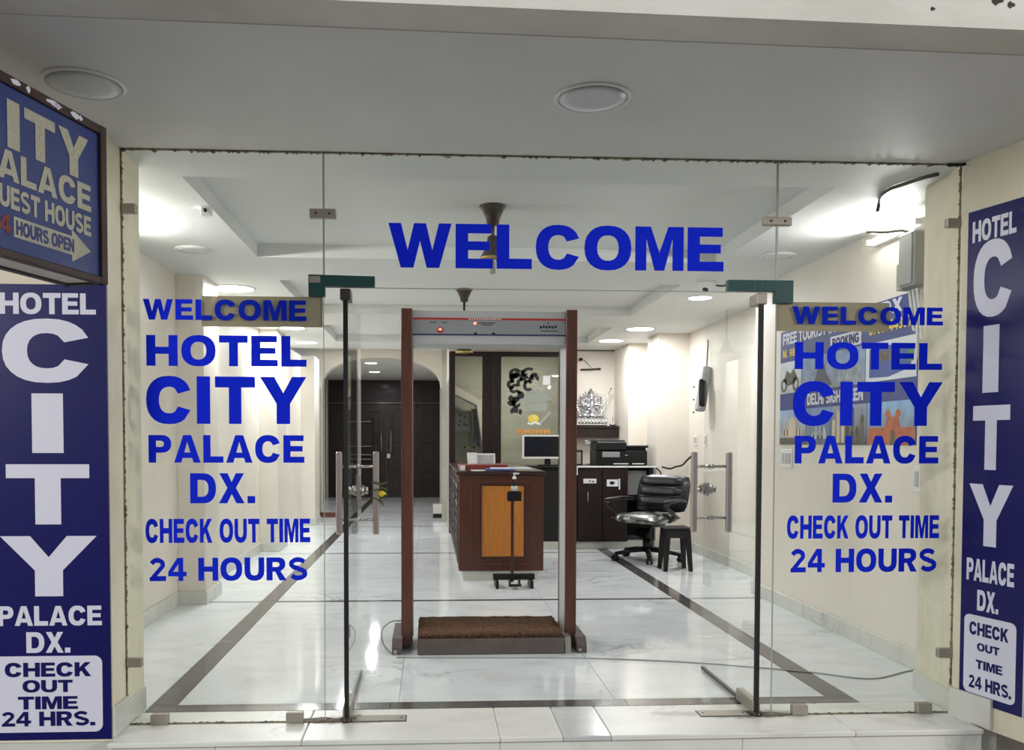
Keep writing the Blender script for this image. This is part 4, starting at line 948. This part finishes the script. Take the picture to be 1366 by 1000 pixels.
for s in(-1,1):
    for k in range(6): g.ell((-.01+s*(.155+.012*k),.0,.15+.035*k*(1-k*.05)),(.02,.012,.028),8)
part('halo',g,'silver',idl)
g=G(); g.tube([(.16,0,.12),(.24,.02,.42),(.30,.02,.56)],.007,6); g.ell((.31,.02,.585),(.018,.008,.03),8); part('staff',g,'silver',idl)
r=root('incense_holder',(2.62,YB-.3,1.636),'small silver dish beside the idol on the shelf','dish')
g=G(); g.lathe([(.03,0),(.05,.01),(.055,.03),(.05,.028),(.03,.012)],18); part('dish',g,'silver',r); g=G(); g.cyl((0,0,.01),(.0,0,.14),.003,6); part('stick',g,'black',r)
r.location.x=2.74
cc=root('bullet_camera',(2.30,YB-.01,2.66),'small black bullet camera high on the niche wall','camera')
g=G(); g.cyl((0,0,0),(0,-.03,0),.03,16); part('mount',g,'white',cc); g=G(); g.cyl((0,-.03,0),(-.03,-.16,-.02),.024,16); part('barrel',g,'black',cc)
g=G(); g.tube([(.02,-.02,0),(.10,-.02,-.06),(.16,-.01,-.13)],.005,6,sub=3); part('lead',g,'greydk',cc)
r=root('hanging_stick',(2.33,YB-.03,2.50),'short dark wooden stick fixed across the niche wall','stick')
g=G(); g.tube([(-.04,0,0),(.10,0,.003),(.24,0,.01)],.014,8); g.ell((.25,0,.012),(.03,.018,.018),10); part('stick',g,'bronze',r)

# ================================================================== DARK DOUBLE DOORS
d3=root('door_3',(-1.1,YD,0),'dark paneled wooden double doors at the far end','door',kind='structure')
xa,xb=-2.55,.25
g=G(); g.rbox(xa,xb,YD-.0,YD+.05,2.36,2.93,.01); part('transom_panel',g,'wooddk',d3,True)
g=G(); g.rbox(xa,xb,YD-.05,YD+.0,2.33,2.40,.01); part('lintel',g,'wood',d3,True)
for x0,x1,hs in((-2.55,-1.86,0),(-1.85,-1.11,1),(-1.10,-.33,-1),(-.32,.25,0)):
    g=G(); g.rbox(x0,x1,YD,YD+.05,0,2.33,.006); l=part('door_leaf',g,'wooddk',d3,True)
    for z0,z1 in((.12,.72),(.80,1.45),(1.53,2.22)):
        q=G(); w=x1-x0; q.prism([(x0+.08,z0),(x1-.08,z0),(x1-.08,z1),(x0+.08,z1)],YD-.02,YD,holes=[[(x0+.12,z0+.04),(x1-.12,z0+.04),(x1-.12,z1-.04),(x0+.12,z1-.04)]]); q.rbox(x0+.16,x1-.16,YD-.012,YD,z0+.08,z1-.08,.008); part('raised_panel',q,'wooddk',l,True)
    if hs:
        x=-1.105-hs*.12; q=G(); q.tube([(x,YD-.02,1.14),(x,YD-.06,1.15),(x,YD-.06,1.69),(x,YD-.02,1.70)],.018,8); part('pull_bar',q,'steel',l,True)
g=G(); g.rbox(-1.09,-1.0,YD-.05,YD-.02,.98,1.1,.006); g.tube([(-1.05,YD-.05,1.12),(-1.05,YD-.07,1.18),(-1.0,YD-.07,1.18),(-1.0,YD-.05,1.12)],.012,6); tag(part('padlock',g,'steel'),'small steel padlock hanging on the dark double doors','padlock')
# shelf rack glimpsed by the left leaf
rk=root('wall_rack',(-1.75,YD-.25,0),'dark rack with pale shelf edges before the left door leaf','rack')
for z in(.95,1.06,1.27,1.88):
    g=G(); g.rbox(-2.05,-1.45,YD-.30,YD-.06,z,z+.022,.003); part('shelf',g,'greydk',rk,True)
for x in(-2.05,-1.45): g=G(); g.rbox(x-.012,x+.012,YD-.30,YD-.06,0,2.0,.003); part('upright',g,'wooddk',rk,True)

# ================================================================== RIGHT WALL: poster, boxes, sockets
PX=XR-.002
ps=root('tourist_poster',(XR,1.9,1.35),'blue tourist information poster with monument photos on the right wall','poster')
PL=(PX-.004,0,-PI/2)          # u runs towards the viewer (-y)
PY0,PY1=2.935,.865; ZP0,ZP1=1.375,2.325
def pbx(name,y0,y1,z0,z1,m,d0=.004,d1=.006): g=G(); g.box(XR-d1,XR-d0,min(y0,y1),max(y0,y1),z0,z1); return part(name,g,m,ps,True)
g=G(); g.box(XR-.004,XR-.0005,PY1,PY0,ZP0,ZP1); part('backing',g,mat('poster_blue',rgb(36,52,120),.4),ps,True)
def grad(name,top,bot,zb,zt,extra=None):
    m=bpy.data.materials.new(name); m.use_nodes=True; nt=m.node_tree; b=nt.nodes['Principled BSDF']; N=nt.nodes.new; L=nt.links.new
    ge=N('ShaderNodeNewGeometry'); sx=N('ShaderNodeSeparateXYZ'); L(ge.outputs['Position'],sx.inputs[0]); mr=N('ShaderNodeMapRange'); mr.inputs[1].default_value=zb; mr.inputs[2].default_value=zt; L(sx.outputs[2],mr.inputs[0])
    n=N('ShaderNodeTexNoise'); n.inputs['Scale'].default_value=9; n.inputs['Detail'].default_value=6; L(ge.outputs['Position'],n.inputs['Vector'])
    r=N('ShaderNodeValToRGB'); r.color_ramp.elements[0].color=bot; r.color_ramp.elements[1].color=top; L(mr.outputs[0],r.inputs[0])
    mx=N('ShaderNodeMix'); mx.data_type='RGBA'; mx.blend_type='OVERLAY'; mx.inputs[0].default_value=.6; L(r.outputs[0],mx.inputs[6]); L(n.outputs[0],mx.inputs[7]); L(mx.outputs[2],b.inputs['Base Color']); b.inputs['Roughness'].default_value=.35; return m
zA,zB2=1.375,1.66
cells=[(2.93,2.42),(2.41,2.0),(1.99,1.47),(1.46,.87)]
cols=[(rgb(150,178,214),rgb(170,160,140)),(rgb(120,150,196),rgb(90,110,130)),(rgb(150,160,180),rgb(70,64,52)),(rgb(130,170,214),rgb(120,110,90))]
for i,((y0,y1),(a,b)) in enumerate(zip(cells,cols)): pbx('photo_panel',y0,y1,zA,zB2,grad('poster_sky',a,b,zA,zB2))
def sil(poly,m,name='printed_shape',d0=.006,d1=.0068):
    g=G(); g.prism([(XR*0-0+y,z) for y,z in poly],XR-d1,XR-d0,'yz'); return part(name,g,m,ps,True)
def dome(yc,zb,w,h,n=9,p=.8): return [(yc+w*math.cos(PI*i/n),zb+h*math.sin(PI*i/n)**p) for i in range(n+1)]
cm=mat('print_cream',rgb(206,190,168),.4);om=mat('print_red_sandstone',rgb(186,98,44),.4,col2=rgb(150,70,30),nscale=14);dm=mat('print_dark',rgb(54,50,44),.4,col2=rgb(110,100,78),nscale=16);gm=mat('print_grey',rgb(120,130,140),.4,col2=rgb(200,206,212),nscale=7);bm_=mat('print_water',rgb(90,84,74),.35)
sil([(2.86,1.44),(2.50,1.44),(2.50,1.50),(2.86,1.50)],cm); sil(dome(2.68,1.50,.075,.10),cm); 
for yc in(2.83,2.77,2.59,2.53): sil([(yc-.008,1.44),(yc+.008,1.44),(yc+.006,1.60),(yc,1.62),(yc-.006,1.60)],cm)
pbx('printed_shape',2.93,2.42,1.375,1.43,bm_,.006,.0066)
for k in range(5): yc=2.38-.07*k; sil([(yc-.05,1.42),(yc+.05,1.42),(yc,1.42+.13+.03*math.sin(k))],gm)
for k,hh in enumerate((.16,.22,.12,.2,.24,.1,.18)): sil([(1.97-.07*k,1.39),(1.92-.07*k,1.39),(1.92-.07*k,1.39+hh),(1.945-.07*k,1.41+hh),(1.97-.07*k,1.39+hh)],dm if k>2 else cm)
sil([(1.44,1.38),(.88,1.38),(.88,1.49),(1.04,1.49),(1.06,1.56),(1.20,1.56),(1.22,1.49),(1.44,1.49)],om)
for yc in(1.07,1.19): sil(dome(yc,1.56,.035,.045),om); sil([(yc-.004,1.6),(yc+.004,1.6),(yc,1.64)],om)
sil(dome(1.13,1.38,.03,.10),dm,d0=.0068,d1=.0073)
# upper photo row
for (y0,y1),m in (((2.93,2.52),grad('poster_pale',rgb(214,218,224),rgb(170,176,180),1.80,2.06)),((2.51,1.50),grad('poster_mid',rgb(120,146,190),rgb(140,150,160),1.80,2.06)),((1.49,.87),mat('print_white',rgb(214,220,226),.4))): pbx('photo_panel',y0,y1,1.80,2.06,m)
# motorcycle print
ring=[]
for yc in(2.85,2.62):
    g=G(); g.prism([(yc+.06*math.cos(t*PI/8),1.87+.06*math.sin(t*PI/8)) for t in range(16)],XR-.0068,XR-.006,'yz',holes=[[(yc+.035*math.cos(t*PI/6),1.87+.035*math.sin(t*PI/6)) for t in range(12)]]); part('printed_shape',g,dm,ps,True)
sil([(2.86,1.90),(2.80,1.99),(2.72,1.96),(2.66,2.0),(2.60,1.93),(2.63,1.88),(2.76,1.86)],dm)
sil([(2.3,1.82),(2.24,1.93),(2.2,2.0),(2.12,2.0),(2.08,1.92),(1.98,1.82)],mat('print_figure',rgb(70,74,84),.4))
sil([(1.9,1.86),(1.85,1.96),(1.62,1.96),(1.55,1.90),(1.55,1.84),(1.88,1.84)],gm)
sil([(1.44,1.83),(1.44,2.02),(1.30,2.04),(.98,2.0),(.93,1.95),(.93,1.86),(1.2,1.82)],mat('print_bus_blue',rgb(46,76,150),.4))
sil([(1.40,1.93),(1.40,2.0),(1.1,1.985),(1.1,1.93)],dm,d0=.0068,d1=.0073)
sil([(.97,1.90),(.97,1.98),(.90,1.98),(.90,1.90)],mat('print_green',rgb(60,130,70),.4),d0=.0068,d1=.0073)
yT=PX-.0025
def ptx(s,y0,y1,z0,z1,m): text(ps,s,XR-.006,0,-PI/2,-y0,-y1,z0,z1,m,th=.0006)
ptx('FREE TOURIST INFO',2.88,1.80,2.205,2.30,'signwhite'); ptx('RMATION',1.74,1.48,2.235,2.30,'signwhite') if False else None
pbx('white_bar',2.02,1.56,2.075,2.175,'signwhite',.0041,.0052); ptx('BOOKING',1.99,1.59,2.09,2.16,'navy')
ptx('M. 98',2.88,2.64,2.10,2.165,'yellow'); ptx('8700744397',1.45,.93,2.115,2.19,'yellow'); ptx('DX',1.30,1.04,2.225,2.315,'signwhite')
ptx('DELHI SIGHTSEEN',2.40,1.52,1.685,1.775,'signwhite')
# junction box, conduits
jb=root('junction_box',(2.93,.9,2.3),'grey electrical junction box high on the right wall','junction box')
g=G(); g.rbox(2.87,XR-.001,.74,.90,2.335,2.66,.008); b=part('box',g,'boxgrey',jb,True)
g=G(); g.rbox(2.86,2.87,.75,.89,2.345,2.65,.003); part('lid',g,'boxgrey',b,True)
g=G(); g.rbox(2.90,XR-.001,0.92,.99,2.335,2.50,.005); part('side_box',g,'dustyletter',jb,True)
for y,zend in((.79,2.0),(.83,1.9),(.87,2.08)):
    g=G(); g.tube([(2.92,y,2.32),(2.93,y-.01,2.2),(2.96,y+.02,2.1),(2.95,y-.01,zend)],.009,7,sub=4); part('cable_tail',g,'greydk' if y>.9 else 'white',jb,True)
g=G(); g.tube([onZ(a,b,2.788) for a,b in((1252,232),(1228,238),(1205,246),(1188,252),(1177,260),(1173,270))]+[onZ(1173,270,2.788)+Vector((0,.02,-.05))],.011,8,sub=4); tag(part('ceiling_cable',g,'bronze'),'dark cable curving across the ceiling in front of the tube light','cable')
g=G(); g.tube([(2.93,.84,2.662),(2.90,.93,2.70),(2.86,1.02,2.71),(2.80,1.16,2.745)],.011,8,sub=3); tag(part('tube_light_lead',g,'bronze'),'short dark lead from junction box up to the tube light','cable')
def plate(y,z,w,h,label,n=2,x=XR,name='socket_plate',cat='socket'):
    r=root(name,(x-.004,y,z),label,cat); g=G(); g.rbox(-.006,.0035,-w/2,w/2,-h/2,h/2,.002); part('plate',g,'white',r)
    for k in range(n):
        g=G(); yy=(k-(n-1)/2)*w/(n+.3); g.rbox(-.010,-.006,yy-w/(n*3.2),yy+w/(n*3.2),-h*.3,h*.3,.001); part('rocker',g,'grey',r)
plate(2.78,1.26,.22,.15,'white double socket plate on the right wall below the poster',3)
plate(.84,1.17,.07,.16,'small white switch on the right wall near the glass corner',1,name='switch_plate',cat='switch')
plate(6.45,1.42,.13,.13,'white switch plate on the recess wall above the cable',2,x=3.35,name='switch_plate',cat='switch')
plate(6.05,1.42,.08,.16,'narrow white switch on the recess wall beside the plate',1,x=3.35,name='switch_plate',cat='switch')
# dark wall-mounted device in the recess
wf=root('wall_fan',(3.33,5.85,2.0),'slim dark grey appliance with a thin rod on the recess wall','wall appliance')
g=G(); g.cyl((3.30,5.9,2.30),(3.33,5.95,2.62),.008,6); part('rod',g,'black',wf,True)
T=Matrix.Translation((3.27,5.9,2.06))@Matrix.Rotation(R(8),4,'Y')
g=G(); g.rbox(-.05,.05,-.05,.10,-.30,.24,.02,M=T); part('body',g,'greydk',wf,True)
g=G(); v,f=cushion(.12,.42,.10); g.add(v,f,True,Matrix.Translation((3.24,5.86,1.98))@Matrix.Rotation(R(88),4,'X')@Matrix.Diagonal((.8,.8,.7,1))); part('head',g,'black',wf,True)
g=G()
for z in(1.75,1.9,2.05): g.ell((3.13,5.85,z),(.012,.012,.012),8)
part('knob_row',g,'black',wf,True)
# dome camera & small bracket camera on tray edge
dc=root('dome_camera',(2.44,3.25,H),'white ceiling camera on the first right beam end','camera')
g=G(); g.lathe([(.0,-.085),(.04,-.08),(.065,-.05),(.07,-.02),(.085,-.018),(.085,0)],22); part('housing',g,'white',dc); g=G(); g.tube([(.06,0,-.02),(.13,.0,-.03),(.20,0,-.01)],.008,6,sub=3); part('lead',g,'black',dc)
g=G(); g.ell((-.02,-.02,-.055),(.035,.035,.035),12); part('lens_dome',g,'screen',dc)
sc_=root('small_camera',(-1.33,1.05,H+.0),'small white camera box on the left edge of the first ceiling tray','camera')
g=G(); g.rbox(-.05,.01,-.03,.03,-.045,-.001,.004); part('housing',g,'white',sc_); g=G(); g.cyl((-.02,-.031,-.022),(-.02,-.04,-.022),.012,12); part('lens',g,'black',sc_); g=G(); g.rbox(-.03,.0,.0,.02,-.0015,-.0005,.0002);part('mount',g,'greydk',sc_)

# lemon and chilli charm on the left door handle
lc=root('lemon_chilli_charm',(-.288,.66,1.10),'yellow lemon and green chilli charm hanging from left door handle','charm')
g=G(); g.tube([(-.005,0,.085),(0,0,.03),(.0,0,-.06)],.0015,5); part('string',g,'blackm',lc)
g=G(); g.ell((.012,-.005,-.005),(.022,.020,.019),14); g.ell((.034,-.005,-.005),(.005,.005,.005),8); part('lemon',g,'lemon',lc)
for k,(a,z) in enumerate(((20,.045),(165,.05),(-25,.03),(200,.02),(30,-.03),(150,-.045),(-60,-.04))):
    c,s=math.cos(R(a)),math.sin(R(a)); g=G(); g.tube([(0,0,z),(c*.03,-.004*k,z+s*.02+.004),(c*.055,-.004*k,z+s*.045)],[.006,.0055,.002],7,sub=3); part('chilli',g,'chilli',lc)

# wires at the porch corner
g=G(); g.tube([(2.60,-.02,2.79),(2.68,-.05,2.785),(2.73,-.09,2.79),(2.76,-.15,2.775),(2.79,-.20,2.79)],.008,7,sub=4); tag(part('corner_wire',g,'blackm'),'black wire tucked in the top right porch corner','wire')
g=G(); g.tube([(2.66,-.07,2.77),(2.71,-.10,2.76),(2.735,-.16,2.772),(2.74,-.22,2.79)],.004,6,sub=4); tag(part('corner_wire',g,'white'),'white wire curl at the top right porch corner','wire')
